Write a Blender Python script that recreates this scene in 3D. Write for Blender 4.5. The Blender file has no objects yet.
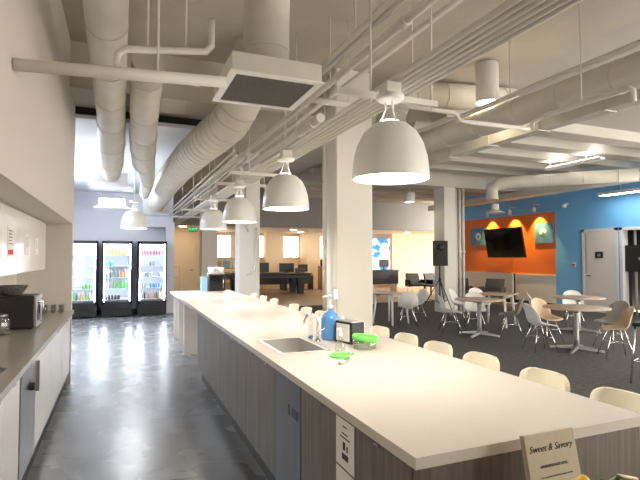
import bpy, bmesh, math, random
from mathutils import Vector, Matrix
random.seed(7)
PI = math.pi
SC = bpy.context.scene
COL = SC.collection

# ------------------------------------------------------------------ camera, world, exposure
YAW = math.atan(200/485)
PITCH = math.atan(17/485)
cam_d = bpy.data.cameras.new('camera')
cam = bpy.data.objects.new('camera', cam_d)
COL.objects.link(cam)
cam.location = (0, 0, 1.6)
cam.rotation_euler = (PI/2 + PITCH, 0, -YAW)
cam_d.sensor_width = 36
cam_d.lens = 485/640*36
cam_d.clip_start = 0.05
SC.camera = cam
SC.view_settings.view_transform = 'Standard'
SC.view_settings.look = 'None'
SC.view_settings.gamma = 1
SC.view_settings.use_curve_mapping = False
SC.view_settings.exposure = 0.47
W = bpy.data.worlds.new('World')
SC.world = W
W.use_nodes = True
W.node_tree.nodes['Background'].inputs[0].default_value = (1.0, 0.93, 0.82, 1)
W.node_tree.nodes['Background'].inputs[1].default_value = 5.0
LAMP_E = 44.0        # pendant diffuser
FRIDGE_E = 60.0
OFFICE_E = 38.0

# ------------------------------------------------------------------ materials
def mat(name, col, rough=0.5, metal=0.0, spec=0.5, noise=None, bump=None, coat=0.0):
    m = bpy.data.materials.new(name)
    m.use_nodes = True
    nt = m.node_tree
    b = nt.nodes['Principled BSDF']
    b.inputs['Base Color'].default_value = (*col, 1)
    b.inputs['Roughness'].default_value = rough
    b.inputs['Metallic'].default_value = metal
    b.inputs['Specular IOR Level'].default_value = spec
    if coat: b.inputs['Coat Weight'].default_value = coat
    if noise or bump:
        tc = nt.nodes.new('ShaderNodeTexCoord')
        mp = nt.nodes.new('ShaderNodeMapping')
        nt.links.new(tc.outputs['Object'], mp.inputs[0])
        n = nt.nodes.new('ShaderNodeTexNoise')
        n.inputs['Detail'].default_value = 5
        nt.links.new(mp.outputs[0], n.inputs['Vector'])
        if noise:
            scale, col2, stretch = noise
            n.inputs['Scale'].default_value = scale
            mp.inputs['Scale'].default_value = stretch
            r = nt.nodes.new('ShaderNodeValToRGB')
            r.color_ramp.elements[0].position = 0.32
            r.color_ramp.elements[1].position = 0.68
            r.color_ramp.elements[0].color = (*col, 1)
            r.color_ramp.elements[1].color = (*col2, 1)
            nt.links.new(n.outputs['Fac'], r.inputs[0])
            nt.links.new(r.outputs[0], b.inputs['Base Color'])
        if bump:
            n2 = nt.nodes.new('ShaderNodeTexNoise')
            n2.inputs['Scale'].default_value = bump[0]
            n2.inputs['Detail'].default_value = 3
            nt.links.new(tc.outputs['Object'], n2.inputs['Vector'])
            bp = nt.nodes.new('ShaderNodeBump')
            bp.inputs['Strength'].default_value = bump[1]
            bp.inputs['Distance'].default_value = 0.02
            nt.links.new(n2.outputs['Fac'], bp.inputs['Height'])
            nt.links.new(bp.outputs[0], b.inputs['Normal'])
    return m

def emit(name, col, s):
    m = bpy.data.materials.new(name)
    m.use_nodes = True
    nt = m.node_tree
    nt.nodes.clear()
    e = nt.nodes.new('ShaderNodeEmission')
    e.inputs[0].default_value = (*col, 1)
    e.inputs[1].default_value = s
    o = nt.nodes.new('ShaderNodeOutputMaterial')
    nt.links.new(e.outputs[0], o.inputs[0])
    return m

def clear(name, tint=(1, 1, 1), refl=0.08):
    m = bpy.data.materials.new(name)
    m.use_nodes = True
    nt = m.node_tree
    nt.nodes.clear()
    t = nt.nodes.new('ShaderNodeBsdfTransparent')
    t.inputs[0].default_value = (*tint, 1)
    g = nt.nodes.new('ShaderNodeBsdfGlossy')
    g.inputs['Roughness'].default_value = 0.03
    mx = nt.nodes.new('ShaderNodeMixShader')
    mx.inputs[0].default_value = refl
    o = nt.nodes.new('ShaderNodeOutputMaterial')
    nt.links.new(t.outputs[0], mx.inputs[1])
    nt.links.new(g.outputs[0], mx.inputs[2])
    nt.links.new(mx.outputs[0], o.inputs[0])
    return m

M = {}
M['wall'] = mat('painted wall', (0.64, 0.595, 0.54), 0.55, bump=(60, 0.04))
M['wallcool'] = mat('cool white paint', (0.82, 0.84, 0.92), 0.6, bump=(60, 0.04))
M['ceil'] = mat('painted concrete slab', (0.60, 0.56, 0.48), 0.85, noise=(1.3, (0.52, 0.48, 0.41), (1, 1, 1)), bump=(9, 0.25))
M['ceilfar'] = mat('painted ribbed deck', (0.56, 0.53, 0.48), 0.85, noise=(1.3, (0.50, 0.47, 0.42), (1, 1, 1)))
M['ceilwhite'] = mat('white ceiling panel', (0.85, 0.87, 0.92), 0.7, bump=(40, 0.05))
M['column'] = mat('column paint', (0.72, 0.69, 0.63), 0.6, bump=(50, 0.05))
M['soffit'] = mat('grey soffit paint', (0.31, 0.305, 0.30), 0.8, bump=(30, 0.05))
M['cream'] = mat('cream office paint', (0.84, 0.71, 0.54), 0.7, bump=(30, 0.03))
M['blue'] = mat('blue wall paint', (0.19, 0.53, 0.95), 0.6, bump=(50, 0.03))
M['orange'] = mat('orange wall paint', (0.86, 0.20, 0.035), 0.6, bump=(50, 0.03))
M['dado'] = mat('off white dado paint', (0.80, 0.765, 0.73), 0.6, bump=(50, 0.03))
M['pipe'] = mat('white pipe paint', (0.68, 0.65, 0.59), 0.5, bump=(30, 0.05))
M['duct'] = mat('painted duct metal', (0.66, 0.63, 0.56), 0.55, noise=(4, (0.60, 0.57, 0.50), (1, 1, 1)))
M['black'] = mat('black plastic', (0.012, 0.012, 0.014), 0.4, bump=(200, 0.02))
M['blackgloss'] = mat('black glossy glass', (0.008, 0.008, 0.010), 0.08, bump=(2, 0.002))
M['gapshade'] = mat('painted gap shade', (0.02, 0.018, 0.015), 0.9, bump=(10, 0.02))
M['steel'] = mat('brushed stainless steel', (0.55, 0.55, 0.55), 0.28, 1.0, noise=(40, (0.47, 0.47, 0.48), (1, 1, 0.03)))
M['darksteel'] = mat('dark brushed steel', (0.17, 0.172, 0.175), 0.36, 1.0, noise=(40, (0.14, 0.142, 0.145), (1, 1, 0.03)))
M['sinksteel'] = mat('satin sink steel', (0.62, 0.61, 0.59), 0.4, 0.8, bump=(30, 0.02))
M['chrome'] = mat('chrome', (0.75, 0.75, 0.76), 0.12, 1.0, bump=(3, 0.002))
M['cabwhite'] = mat('glossy white laminate', (0.80, 0.77, 0.73), 0.18, bump=(2, 0.004))
M['quartz'] = mat('grey quartz worktop', (0.36, 0.34, 0.31), 0.22, noise=(120, (0.44, 0.41, 0.38), (1, 1, 1)))
M['island'] = mat('white solid surface', (0.66, 0.61, 0.555), 0.25, noise=(90, (0.64, 0.59, 0.535), (1, 1, 1)))
M['wood'] = mat('grey brown wood grain', (0.125, 0.102, 0.083), 0.42, noise=(7, (0.205, 0.172, 0.143), (6, 6, 0.35)))
M['kick'] = mat('black plinth', (0.015, 0.014, 0.014), 0.5, bump=(60, 0.03))
M['shade'] = mat('white enamel', (0.80, 0.79, 0.76), 0.28, bump=(3, 0.003))
M['shellw'] = mat('white moulded plastic', (0.86, 0.85, 0.83), 0.35, bump=(4, 0.004))
M['shellc'] = mat('cream moulded plastic', (0.85, 0.78, 0.62), 0.35, bump=(4, 0.004))
M['shellt'] = mat('taupe moulded plastic', (0.34, 0.31, 0.27), 0.4, bump=(4, 0.004))
M['shelln'] = mat('blond wood shell', (0.62, 0.47, 0.31), 0.4, noise=(9, (0.55, 0.40, 0.26), (1, 6, 1)))
M['ttop'] = mat('pale wood laminate', (0.58, 0.46, 0.36), 0.35, noise=(8, (0.52, 0.41, 0.32), (1, 6, 1)))
M['whitemetal'] = mat('white coated metal', (0.8, 0.8, 0.8), 0.35, bump=(4, 0.003))
M['alu'] = mat('cast aluminium', (0.50, 0.50, 0.50), 0.35, 0.9, bump=(6, 0.01))
M['paper'] = mat('white paper', (0.85, 0.83, 0.80), 0.7, bump=(90, 0.02))
M['ink'] = mat('dark ink', (0.05, 0.04, 0.04), 0.7, bump=(90, 0.02))
M['red'] = mat('red print', (0.6, 0.03, 0.03), 0.6, bump=(90, 0.02))
M['board'] = mat('kraft sign board', (0.46, 0.38, 0.28), 0.7, noise=(30, (0.50, 0.42, 0.31), (1, 1, 1)))
M['green'] = mat('lime green plastic', (0.16, 0.72, 0.10), 0.35, bump=(5, 0.004))
M['yellow'] = mat('yellow peel', (0.85, 0.55, 0.06), 0.45, bump=(40, 0.1))
M['leaf'] = mat('dark leaf', (0.03, 0.09, 0.03), 0.45, noise=(15, (0.06, 0.13, 0.05), (1, 1, 1)))
M['bluesoap'] = mat('blue dish soap', (0.12, 0.33, 0.72), 0.15, bump=(5, 0.003))
M['glass'] = clear('clear glass', (0.985, 0.99, 0.99), 0.10)
M['doorglass'] = clear('door glass', (0.97, 0.98, 1.0), 0.04)
M['tub'] = clear('clear tub plastic', (0.86, 0.90, 0.84), 0.14)
M['liner'] = mat('white cooler liner', (0.85, 0.88, 0.92), 0.5, bump=(20, 0.01))
M['led'] = emit('cool led strip', (0.86, 0.93, 1.0), FRIDGE_E)
M['lampE'] = emit('pendant diffuser glow', (1.0, 0.91, 0.78), LAMP_E)
M['lampC'] = emit('cool pendant glow', (0.90, 0.94, 1.0), 80)
M['upE'] = emit('pendant top glow', (1.0, 0.93, 0.82), 6)
M['lineE'] = emit('linear fixture glow', (1.0, 0.95, 0.88), 16)
M['fillE'] = emit('added fill tube glow', (0.82, 0.90, 1.0), 130)
M['warmE'] = emit('warm downlight glow', (1.0, 0.74, 0.45), OFFICE_E)
M['canE'] = emit('can light glow', (1.0, 0.85, 0.62), 30)
M['exitE'] = emit('exit sign glow', (0.05, 0.9, 0.25), 1.6)
M['tan'] = mat('tan vinyl floor', (0.42, 0.31, 0.21), 0.35, noise=(3, (0.36, 0.26, 0.17), (1, 1, 1)))
M['grille'] = mat('grey perforated grille', (0.13, 0.125, 0.115), 0.6, noise=(60, (0.18, 0.17, 0.155), (1, 1, 1)))
M['brown'] = mat('oak drawer front', (0.45, 0.25, 0.12), 0.5, noise=(6, (0.40, 0.21, 0.10), (1, 1, 5)))
M['felt'] = mat('green felt', (0.06, 0.10, 0.06), 0.9, bump=(90, 0.05))
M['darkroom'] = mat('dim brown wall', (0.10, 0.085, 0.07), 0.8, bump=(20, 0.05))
M['bowl'] = mat('speckled grey ceramic', (0.22, 0.21, 0.19), 0.5, noise=(60, (0.06, 0.06, 0.055), (1, 1, 1)))
M['bluebox'] = mat('pale blue carton', (0.25, 0.45, 0.62), 0.5, bump=(20, 0.02))
M['greyfab'] = mat('charcoal fabric', (0.09, 0.09, 0.09), 0.8, bump=(150, 0.1))

def floor_mat():
    m = mat('polished concrete', (0.165, 0.169, 0.178), 0.2, noise=(1.1, (0.19, 0.194, 0.202), (1, 1, 1)))
    nt = m.node_tree
    b = nt.nodes['Principled BSDF']
    tc = nt.nodes.new('ShaderNodeTexCoord')
    n = nt.nodes.new('ShaderNodeTexNoise')
    n.inputs['Scale'].default_value = 2.2
    n.inputs['Detail'].default_value = 2
    nt.links.new(tc.outputs['Object'], n.inputs['Vector'])
    r = nt.nodes.new('ShaderNodeMapRange')
    r.inputs[1].default_value = 0.3
    r.inputs[2].default_value = 0.7
    r.inputs[3].default_value = 0.25
    r.inputs[4].default_value = 0.29
    nt.links.new(n.outputs['Fac'], r.inputs[0])
    nt.links.new(r.outputs[0], b.inputs['Roughness'])
    return m
M['floor'] = floor_mat()
M['carpet'] = mat('charcoal carpet', (0.064, 0.062, 0.061), 0.95, noise=(14, (0.103, 0.10, 0.097), (1, 1, 1)), bump=(160, 0.4))

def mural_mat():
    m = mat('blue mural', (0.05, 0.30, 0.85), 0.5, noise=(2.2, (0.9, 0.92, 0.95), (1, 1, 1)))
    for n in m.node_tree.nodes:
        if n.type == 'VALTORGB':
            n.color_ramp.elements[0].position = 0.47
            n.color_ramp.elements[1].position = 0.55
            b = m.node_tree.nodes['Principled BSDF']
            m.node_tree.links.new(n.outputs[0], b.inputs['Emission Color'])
            b.inputs['Emission Strength'].default_value = 0.8  # pattern colour also emits, so the panel reads as brightly lit
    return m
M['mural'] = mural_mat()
M['artblue'] = mat('blue print', (0.06, 0.22, 0.42), 0.5, noise=(5, (0.12, 0.30, 0.48), (1, 1, 1)))

# ------------------------------------------------------------------ mesh helpers
class B:
    def __init__(s): s.bm = bmesh.new()
    def box(s, x0, y0, z0, x1, y1, z1, bev=0, seg=2):
        bm = s.bm
        v = [bm.verts.new(p) for p in ((x0,y0,z0),(x1,y0,z0),(x1,y1,z0),(x0,y1,z0),(x0,y0,z1),(x1,y0,z1),(x1,y1,z1),(x0,y1,z1))]
        f = [bm.faces.new([v[i] for i in q]) for q in ((3,2,1,0),(4,5,6,7),(0,1,5,4),(1,2,6,5),(2,3,7,6),(3,0,4,7))]
        if bev:
            e = list({e for q in f for e in q.edges})
            bmesh.ops.bevel(bm, geom=e, offset=bev, segments=seg, affect='EDGES', profile=0.5)
        return s
    def hexa(s, p):
        v = [s.bm.verts.new(q) for q in p]
        for q in ((3,2,1,0),(4,5,6,7),(0,1,5,4),(1,2,6,5),(2,3,7,6),(3,0,4,7)): s.bm.faces.new([v[i] for i in q])
        return s
    def tube(s, pts, r, n=10, caps=True, flat=False):
        bm = s.bm
        pts = [Vector(p) for p in pts]
        rs = r if isinstance(r, (list, tuple)) else [r]*len(pts)
        rings = []
        up = None
        for i, p in enumerate(pts):
            if i == 0: t = pts[1]-p
            elif i == len(pts)-1: t = p-pts[i-1]
            else: t = (pts[i+1]-p).normalized()+(p-pts[i-1]).normalized()
            t.normalize()
            if up is None:
                up = Vector((0,0,1)) if abs(t.z) < 0.9 else Vector((0,1,0))
            a = t.cross(up)
            if a.length < 1e-4: a = t.orthogonal()
            a.normalize()
            b = a.cross(t).normalized()
            up = b
            rings.append([bm.verts.new(p+(a*math.cos(2*PI*k/n)+b*math.sin(2*PI*k/n))*rs[i]) for k in range(n)])
        for i in range(len(rings)-1):
            for k in range(n):
                f = bm.faces.new((rings[i][k], rings[i][(k+1)%n], rings[i+1][(k+1)%n], rings[i+1][k]))
                f.smooth = not flat
        if caps:
            bm.faces.new(rings[0][::-1]); bm.faces.new(rings[-1])
        return s
    def cyl(s, x, y, z0, z1, r, r2=None, n=24):
        return s.tube([(x,y,z0),(x,y,z1)], [r, r if r2 is None else r2], n)
    def lathe(s, prof, c=(0,0,0), n=32):
        bm = s.bm
        rings = []
        for r, z in prof:
            if r < 1e-5: rings.append([bm.verts.new((c[0], c[1], c[2]+z))])
            else: rings.append([bm.verts.new((c[0]+r*math.cos(2*PI*k/n), c[1]+r*math.sin(2*PI*k/n), c[2]+z)) for k in range(n)])
        for a, b in zip(rings, rings[1:]):
            for k in range(n):
                k2 = (k+1) % n
                if len(a) == 1 and len(b) == 1: continue
                if len(a) == 1: f = bm.faces.new((a[0], b[k2], b[k]))
                elif len(b) == 1: f = bm.faces.new((a[k], a[k2], b[0]))
                else: f = bm.faces.new((a[k], a[k2], b[k2], b[k]))
                f.smooth = True
        return s
    def grid(s, rows, thick):
        """rows of points -> a sheet with real thickness along its normals"""
        bm = s.bm
        R, C_ = len(rows), len(rows[0])
        P = [[Vector(p) for p in r] for r in rows]
        def nrm(i, j):
            du = P[min(i+1,R-1)][j]-P[max(i-1,0)][j]
            dv = P[i][min(j+1,C_-1)]-P[i][max(j-1,0)]
            return du.cross(dv).normalized()
        A = [[bm.verts.new(P[i][j]) for j in range(C_)] for i in range(R)]
        D = [[bm.verts.new(P[i][j]+nrm(i,j)*thick) for j in range(C_)] for i in range(R)]
        for i in range(R-1):
            for j in range(C_-1):
                f = bm.faces.new((A[i][j],A[i][j+1],A[i+1][j+1],A[i+1][j])); f.smooth = True
                f = bm.faces.new((D[i+1][j],D[i+1][j+1],D[i][j+1],D[i][j])); f.smooth = True
        for i in range(R-1):
            bm.faces.new((A[i+1][0],A[i][0],D[i][0],D[i+1][0]))
            bm.faces.new((A[i][-1],A[i+1][-1],D[i+1][-1],D[i][-1]))
        for j in range(C_-1):
            bm.faces.new((A[0][j],A[0][j+1],D[0][j+1],D[0][j]))
            bm.faces.new((A[-1][j+1],A[-1][j],D[-1][j],D[-1][j+1]))
        return s
    def xf(s, m):
        bmesh.ops.transform(s.bm, matrix=m, verts=s.bm.verts); return s

def obj(name, b, m, parent=None, loc=(0,0,0), rot=(0,0,0)):
    me = bpy.data.meshes.new(name)
    bmesh.ops.recalc_face_normals(b.bm, faces=b.bm.faces)
    b.bm.to_mesh(me); b.bm.free()
    me.materials.append(M[m] if isinstance(m, str) else m)
    o = bpy.data.objects.new(name, me)
    COL.objects.link(o)
    o.location = loc; o.rotation_euler = rot
    if parent: o.parent = parent
    return o

def tag(o, label, cat, group=None, kind=None):
    o['label'] = label; o['category'] = cat
    if group: o['group'] = group
    if kind: o['kind'] = kind
    return o

def thing(name, label, cat, loc=(0,0,0), rz=0, group=None):
    o = bpy.data.objects.new(name, None)
    COL.objects.link(o)
    o.empty_display_size = 0.1
    o.location = loc; o.rotation_euler = (0, 0, rz)
    return tag(o, label, cat, group)

def solo(name, b, m, label, cat, loc=(0,0,0), rot=(0,0,0), group=None):
    return tag(obj(name, b, m, None, loc, rot), label, cat, group)

def struct(name, b, m):
    o = obj(name, b, m); o['kind'] = 'structure'; return o

KIDS = {}
def dup(src, loc, rz=None, label=None, group=None):
    def cp(o, par):
        c = o.copy(); COL.objects.link(c)
        if par: c.parent = par
        for ch in o.children: cp(ch, c)
        return c
    r = cp(src, None)
    r.location = loc
    if rz is not None: r.rotation_euler = (0, 0, rz)
    if label: r['label'] = label
    if group: r['group'] = group
    return r

def text(name, s, size, m, parent, loc, rot, shear=0, align='CENTER'):
    cu = bpy.data.curves.new(name, 'FONT')
    cu.body = s; cu.size = size; cu.shear = shear
    cu.align_x = align; cu.align_y = 'CENTER'
    cu.extrude = 0.0006; cu.offset = -0.0002 if shear else 0
    cu.materials.append(M[m])
    tmp = bpy.data.objects.new(name, cu)
    COL.objects.link(tmp)
    bpy.context.view_layer.update()
    me = bpy.data.meshes.new_from_object(tmp.evaluated_get(bpy.context.evaluated_depsgraph_get()))
    bpy.data.objects.remove(tmp)
    o = bpy.data.objects.new(name, me)
    COL.objects.link(o)
    o.parent = parent; o.location = loc; o.rotation_euler = rot
    return o

# ------------------------------------------------------------------ setting
CH = 4.1
struct('floor', B().box(-2.2, -3, -0.12, 2.4, 21, 0), 'floor')
struct('floor_carpet', B().box(2.4, -3, -0.12, 14, 15, 0), 'carpet')
struct('floor_office', B().box(2.4, 15, -0.12, 20, 27, 0), 'tan')
struct('ceiling', B().box(-2.2, -3, CH, 5.0, 19.3, CH+0.2), 'ceil')
b = B().box(5.0, -3, CH, 14, 19.3, CH+0.2)
for k in range(12):
    y = 6.6+k*1.0
    b.hexa([(5.0,y,CH-0.16),(12.8,y,CH-0.16),(12.8,y+0.4,CH-0.16),(5.0,y+0.4,CH-0.16),(5.0,y-0.1,CH+0.01),(12.8,y-0.1,CH+0.01),(12.8,y+0.5,CH+0.01),(5.0,y+0.5,CH+0.01)])
struct('ceiling_deck', b, 'ceilfar')
struct('ceiling_beam', B().box(-0.56, 6.2, 3.56, 3.14, 6.86, CH), 'ceil')
struct('ceiling_beam', B().box(5.0, 11.45, 3.62, 12.8, 12.05, CH), 'ceilfar')
struct('ceiling_recess', B().box(-1.6, 7.02, 3.42, 1.45, 14.95, 3.48), 'ceilwhite')
struct('wall_left', B().box(-1.3, -2.6, 2.02, -0.56, 7.02, CH), 'wall')
struct('wall_kitchen', B().box(-1.3, -2.6, 0, -1.16, 6.9, 2.02), 'wall')
struct('wall_niche', B().box(-1.3, 6.9, 0, -0.56, 7.02, 2.02), 'wall')
struct('wall_recess', B().box(-1.75, 6.9, 0, -1.6, 15, CH), 'wallcool')
struct('wall_back', B().box(-1.6, 14.95, 0, 1.45, 15.1, CH), 'wallcool')
struct('wall_corridor', B().box(1.3, 15.1, 0, 1.45, 19.0, CH), 'wall')
struct('gap_shade_strip', B().box(-0.56, 6.98, 3.47, 1.4, 7.015, 3.558), 'gapshade')  # black strip painted for the shade in the gap under the beam
struct('trim_1', B().box(1.22, 14.55, 0, 1.45, 14.95, 2.6).box(0.55, 14.55, 2.45, 1.22, 14.95, 2.6), 'wallcool')
struct('baseboard_back', B().box(-1.6, 14.92, 0, 1.22, 14.95, 0.12), 'kick')
struct('wall_light_block', B().box(-1.3, -3.2, 0, 4.5, -3, CH), 'soffit')  # unseen wall added behind the camera, dark to cut frontal light
# right wall with dado, orange field and the open doorway
XW = 12.8
struct('wall_right', B().box(XW, 9.24, 0, XW+0.2, 11.4, CH).box(XW, 11.4, 3.05, XW+0.2, 16.4, CH).box(XW, 6.9, 0, XW+0.2, 7.9, CH).box(XW, 7.9, 2.42, XW+0.2, 9.24, CH), 'blue')
struct('wall_accent', B().box(XW, 11.4, 1.0, XW+0.2, 16.4, 3.05), 'orange')
struct('wall_dado', B().box(XW, 11.4, 0, XW+0.2, 16.4, 1.0), 'dado')
struct('trim_2', B().box(XW-0.03, 11.4, 0.98, XW, 16.4, 1.03), 'dado')
struct('baseboard_right', B().box(XW-0.02, 10.5, 0, XW, 16.4, 0.12), 'kick')
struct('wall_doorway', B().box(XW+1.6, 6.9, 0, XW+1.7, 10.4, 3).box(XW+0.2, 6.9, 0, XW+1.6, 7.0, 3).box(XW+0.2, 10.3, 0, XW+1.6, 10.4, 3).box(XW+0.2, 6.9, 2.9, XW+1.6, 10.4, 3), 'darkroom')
# open doorway frame
fr = B()
fr.box(XW-0.03, 9.16, 0, XW+0.2, 9.24, 2.42).box(XW-0.03, 7.9, 0, XW+0.2, 7.98, 2.42).box(XW-0.03, 7.9, 2.34, XW+0.2, 9.24, 2.42)
struct('door_2', fr, 'whitemetal')
# soffit across the back and the office behind it
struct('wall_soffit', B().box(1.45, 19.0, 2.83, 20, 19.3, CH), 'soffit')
struct('ceiling_office', B().box(1.45, 19.3, 2.83, 20, 27, 2.95), 'cream')
struct('wall_hall', B().box(1.3, 19.0, 0, 1.45, 21.6, 2.83), 'cream')
struct('wall_hallend', B().box(1.45, 21.0, 0, 3.35, 21.2, 2.83), 'cream')
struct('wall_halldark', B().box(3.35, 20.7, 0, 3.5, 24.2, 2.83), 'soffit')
YB = 24.0
SILL, HEAD = 1.55, 2.72
wins = [(3.7, 5.15), (6.0, 6.86), (7.72, 8.74), (9.72, 10.9)]
wb = B().box(3.5, YB, 0, 12.0, YB+0.2, SILL).box(3.5, YB, HEAD, 12.0, YB+0.2, 2.83)
xs = [3.5]+[x for w in wins for x in w]+[12.0]
for k in range(0, len(xs), 2): wb.box(xs[k], YB, SILL, xs[k+1], YB+0.2, HEAD)
struct('wall_office', wb, 'cream')
for i, (x0, x1) in enumerate(wins):
    f = B()
    f.box(x0, YB+0.05, SILL, x0+0.05, YB+0.12, HEAD).box(x1-0.05, YB+0.05, SILL, x1, YB+0.12, HEAD)
    f.box(x0, YB+0.05, SILL, x1, YB+0.12, SILL+0.05).box(x0, YB+0.05, HEAD-0.05, x1, YB+0.12, HEAD)
    xm = (x0+x1)/2
    f.box(xm-0.02, YB+0.05, SILL, xm+0.02, YB+0.12, HEAD)
    w = struct('window_%d' % (i+1), f, 'whitemetal')
    p = obj('pane', B().box(x0, YB+0.08, SILL, x1, YB+0.09, HEAD), 'glass', w); p['kind'] = 'structure'
    s_ = obj('sill', B().box(x0-0.05, YB-0.08, SILL-0.04, x1+0.05, YB, SILL), 'whitemetal', w); s_['kind'] = 'structure'
struct('wall_partition', B().box(13.15, 22.0, 0, 20, 22.2, 2.83), 'cream')
struct('wall_farright', B().box(12.0, YB, 0, 20, YB+0.2, 2.83), 'cream')
solo('glow_wall_panel', B().box(12.3, 22.95, 0.9, 13.8, 23.0, 2.6), 'mural', 'blue and white wall panel with added glow in the back office right of the big column', 'screen')  # wall panel whose brightness is an added glow in its colour
# piers standing in the office
struct('pier', B().box(6.75, 23.4, 0, 7.65, YB, 2.83), 'cream')
struct('pier', B().box(8.75, 23.0, 0, 9.5, YB, 2.83), 'cream')
# concrete columns
def column(x0, x1, y0, y1):
    b = B().box(x0, y0, 0, x1, y1, CH, bev=0.015, seg=1)
    return struct('column', b, 'column')
column(2.6, 3.14, 5.75, 6.12)
column(2.6, 3.1, 11.3, 11.75)
column(2.6, 3.15, 17.0, 17.5)
column(8.6, 9.02, 11.5, 12.0)

# ------------------------------------------------------------------ left kitchen run
CT0, CT1 = 0.89, 0.93
# worktop with sink cut-out
SX0, SX1, SY0, SY1 = -1.02, -0.635, 2.75, 3.42
b = B().box(-1.16, 0.9, CT0, -0.53, SY0, CT1).box(-1.16, SY1, CT0, -0.53, 6.9, CT1).box(-1.16, SY0, CT0, SX0, SY1, CT1).box(SX1, SY0, CT0, -0.53, SY1, CT1)
solo('kitchen_worktop', b, 'quartz', 'long grey quartz worktop along the left wall under the upper cabinets', 'countertop')
def basin(x0, x1, y0, y1, ztop, depth):
    t = 0.006
    b = B()
    b.box(x0, y0, ztop-depth, x1, y1, ztop-depth+t)
    b.box(x0, y0, ztop-depth, x0+t, y1, ztop).box(x1-t, y0, ztop-depth, x1, y1, ztop)
    b.box(x0, y0, ztop-depth, x1, y0+t, ztop).box(x0, y1-t, ztop-depth, x1, y1, ztop)
    return b
def rim(x0, x1, y0, y1, z, w):
    b = B()
    b.box(x0-w, y0-w, z, x0+0.006, y1+w, z+0.004).box(x1-0.006, y0-w, z, x1+w, y1+w, z+0.004)
    b.box(x0, y0-w, z, x1, y0+0.006, z+0.004).box(x0, y1-0.006, z, x1, y1+w, z+0.004)
    return b
t = thing('kitchen_sink', 'dark steel sink set into the left wall worktop at the frame edge', 'sink', (0,0,0))
obj('basin', basin(SX0+0.002, SX1-0.002, SY0+0.002, SY1-0.002, CT1+0.001, 0.2), 'steel', t)
obj('rim', rim(SX0+0.002, SX1-0.002, SY0+0.002, SY1-0.002, CT1+0.0005, 0.02), 'steel', t)

def base_cabinet(y0, y1, label, splits=(), pull=None):
    t = thing('base_cabinet', label, 'cabinet', (-0.86, (y0+y1)/2, 0))
    h = (y1-y0)/2
    obj('body', B().box(-0.29, -h, 0.16, 0.27, h, 0.70 if y0 < SY1 and y1 > SY0 else CT0-0.002), 'cabwhite', t)
    obj('plinth', B().box(-0.28, -h, 0, 0.255, h, 0.16), 'kick', t)
    ys = [-h]+[s-(y0+y1)/2 for s in splits]+[h]
    for a, c in zip(ys, ys[1:]):
        d = obj('door', B().box(0.272, a+0.003, 0.17, 0.292, c-0.003, CT0-0.015, bev=0.002, seg=1), 'cabwhite', t)
        if pull == 'bar':
            obj('handle', B().box(0.293, a+0.02, 0.60, 0.315, a+0.04, 0.82), 'alu', d)
        else:
            obj('handle', B().box(0.293, (a+c)/2-0.03, CT0-0.045, 0.305, (a+c)/2+0.03, CT0-0.03), 'chrome', d)
    return t
base_cabinet(1.9, 2.74, 'white gloss base cabinet at the left edge nearest the camera', (2.3,))
base_cabinet(2.74, 3.55, 'white gloss base cabinet below the left wall sink', (3.1,))
base_cabinet(4.17, 5.05, 'white gloss base cabinet with bar handle beside the left dishwasher', (), 'bar')
base_cabinet(5.05, 5.95, 'white gloss base cabinet beneath the black microwave, second from the far end', ())
base_cabinet(5.95, 6.88, 'white gloss base cabinet at the far end of the left counter', ())
t = thing('dishwasher', 'narrow stainless dishwasher with black knob in the left white cabinets', 'dishwasher', (-0.86, 3.86, 0))
obj('body', B().box(-0.29, -0.3, 0.16, 0.27, 0.3, CT0-0.002), 'kick', t)
d = obj('door', B().box(0.271, -0.295, 0.17, 0.296, 0.295, CT0-0.012, bev=0.004), 'steel', t)
obj('knob', B().tube([(0.296,0.06,0.70),(0.325,0.06,0.70)], 0.028, 16), 'black', d)
obj('control_panel', B().box(0.2965, -0.28, 0.79, 0.299, 0.28, 0.86), 'alu', d)
obj('plinth', B().box(-0.28, -0.3, 0, 0.255, 0.3, 0.16), 'kick', t)

# upper cabinets with notes
U = [1.9, 2.5, 3.1, 3.68, 4.26, 4.86, 5.5, 6.05, 6.6]
names = ['far end of the row, beside the niche wall', 'second from the far end', 'third from the far end', 'fourth from the far end, cut by the frame']
pairs = [(1.9, 3.1, (2.5,)), (3.1, 4.26, (3.68,)), (4.26, 5.5, (4.86,)), (5.5, 6.6, (6.05,))]
ulab = ['nearest white upper cabinet, outside the left edge of the row', 'white upper cabinet cut off by the left frame edge',
        'white upper cabinet above the black microwave with a taped note', 'white upper cabinet at the far end of the wall row beside the niche wall']
for (y0, y1, sp), lb in zip(pairs, ulab):
    if y1 < 3.5: continue
    c = (y0+y1)/2; h = (y1-y0)/2
    t = thing('upper_cabinet', lb, 'cabinet', (-0.99, c, 1.455))
    obj('body', B().box(-0.168, -h, 0, 0.148, h, 0.563), 'cabwhite', t)
    ys = [-h]+[s-c for s in sp]+[h]
    for a, e in zip(ys, ys[1:]):
        obj('door', B().box(0.15, a+0.003, 0.0, 0.17, e-0.003, 0.545, bev=0.002, seg=1), 'cabwhite', t)
def note(y0, y1, z0, z1, label, red):
    t = thing('taped_note', label, 'note', (-0.8195, (y0+y1)/2, (z0+z1)/2))
    w, h = (y1-y0)/2, (z1-z0)/2
    obj('sheet', B().box(0, -w, -h, 0.0015, w, h), 'paper', t)
    b = B()
    for k in range(5):
        b.box(0.0016, -w*0.7, h*0.6-k*h*0.2, 0.0022, w*0.7*random.uniform(0.4, 1), h*0.66-k*h*0.2)
    obj('print', b, 'ink', t)
    if red: obj('red_band', B().box(0.0016, -w*0.8, -h*0.85, 0.0022, w*0.8, -h*0.55), 'red', t)
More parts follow.
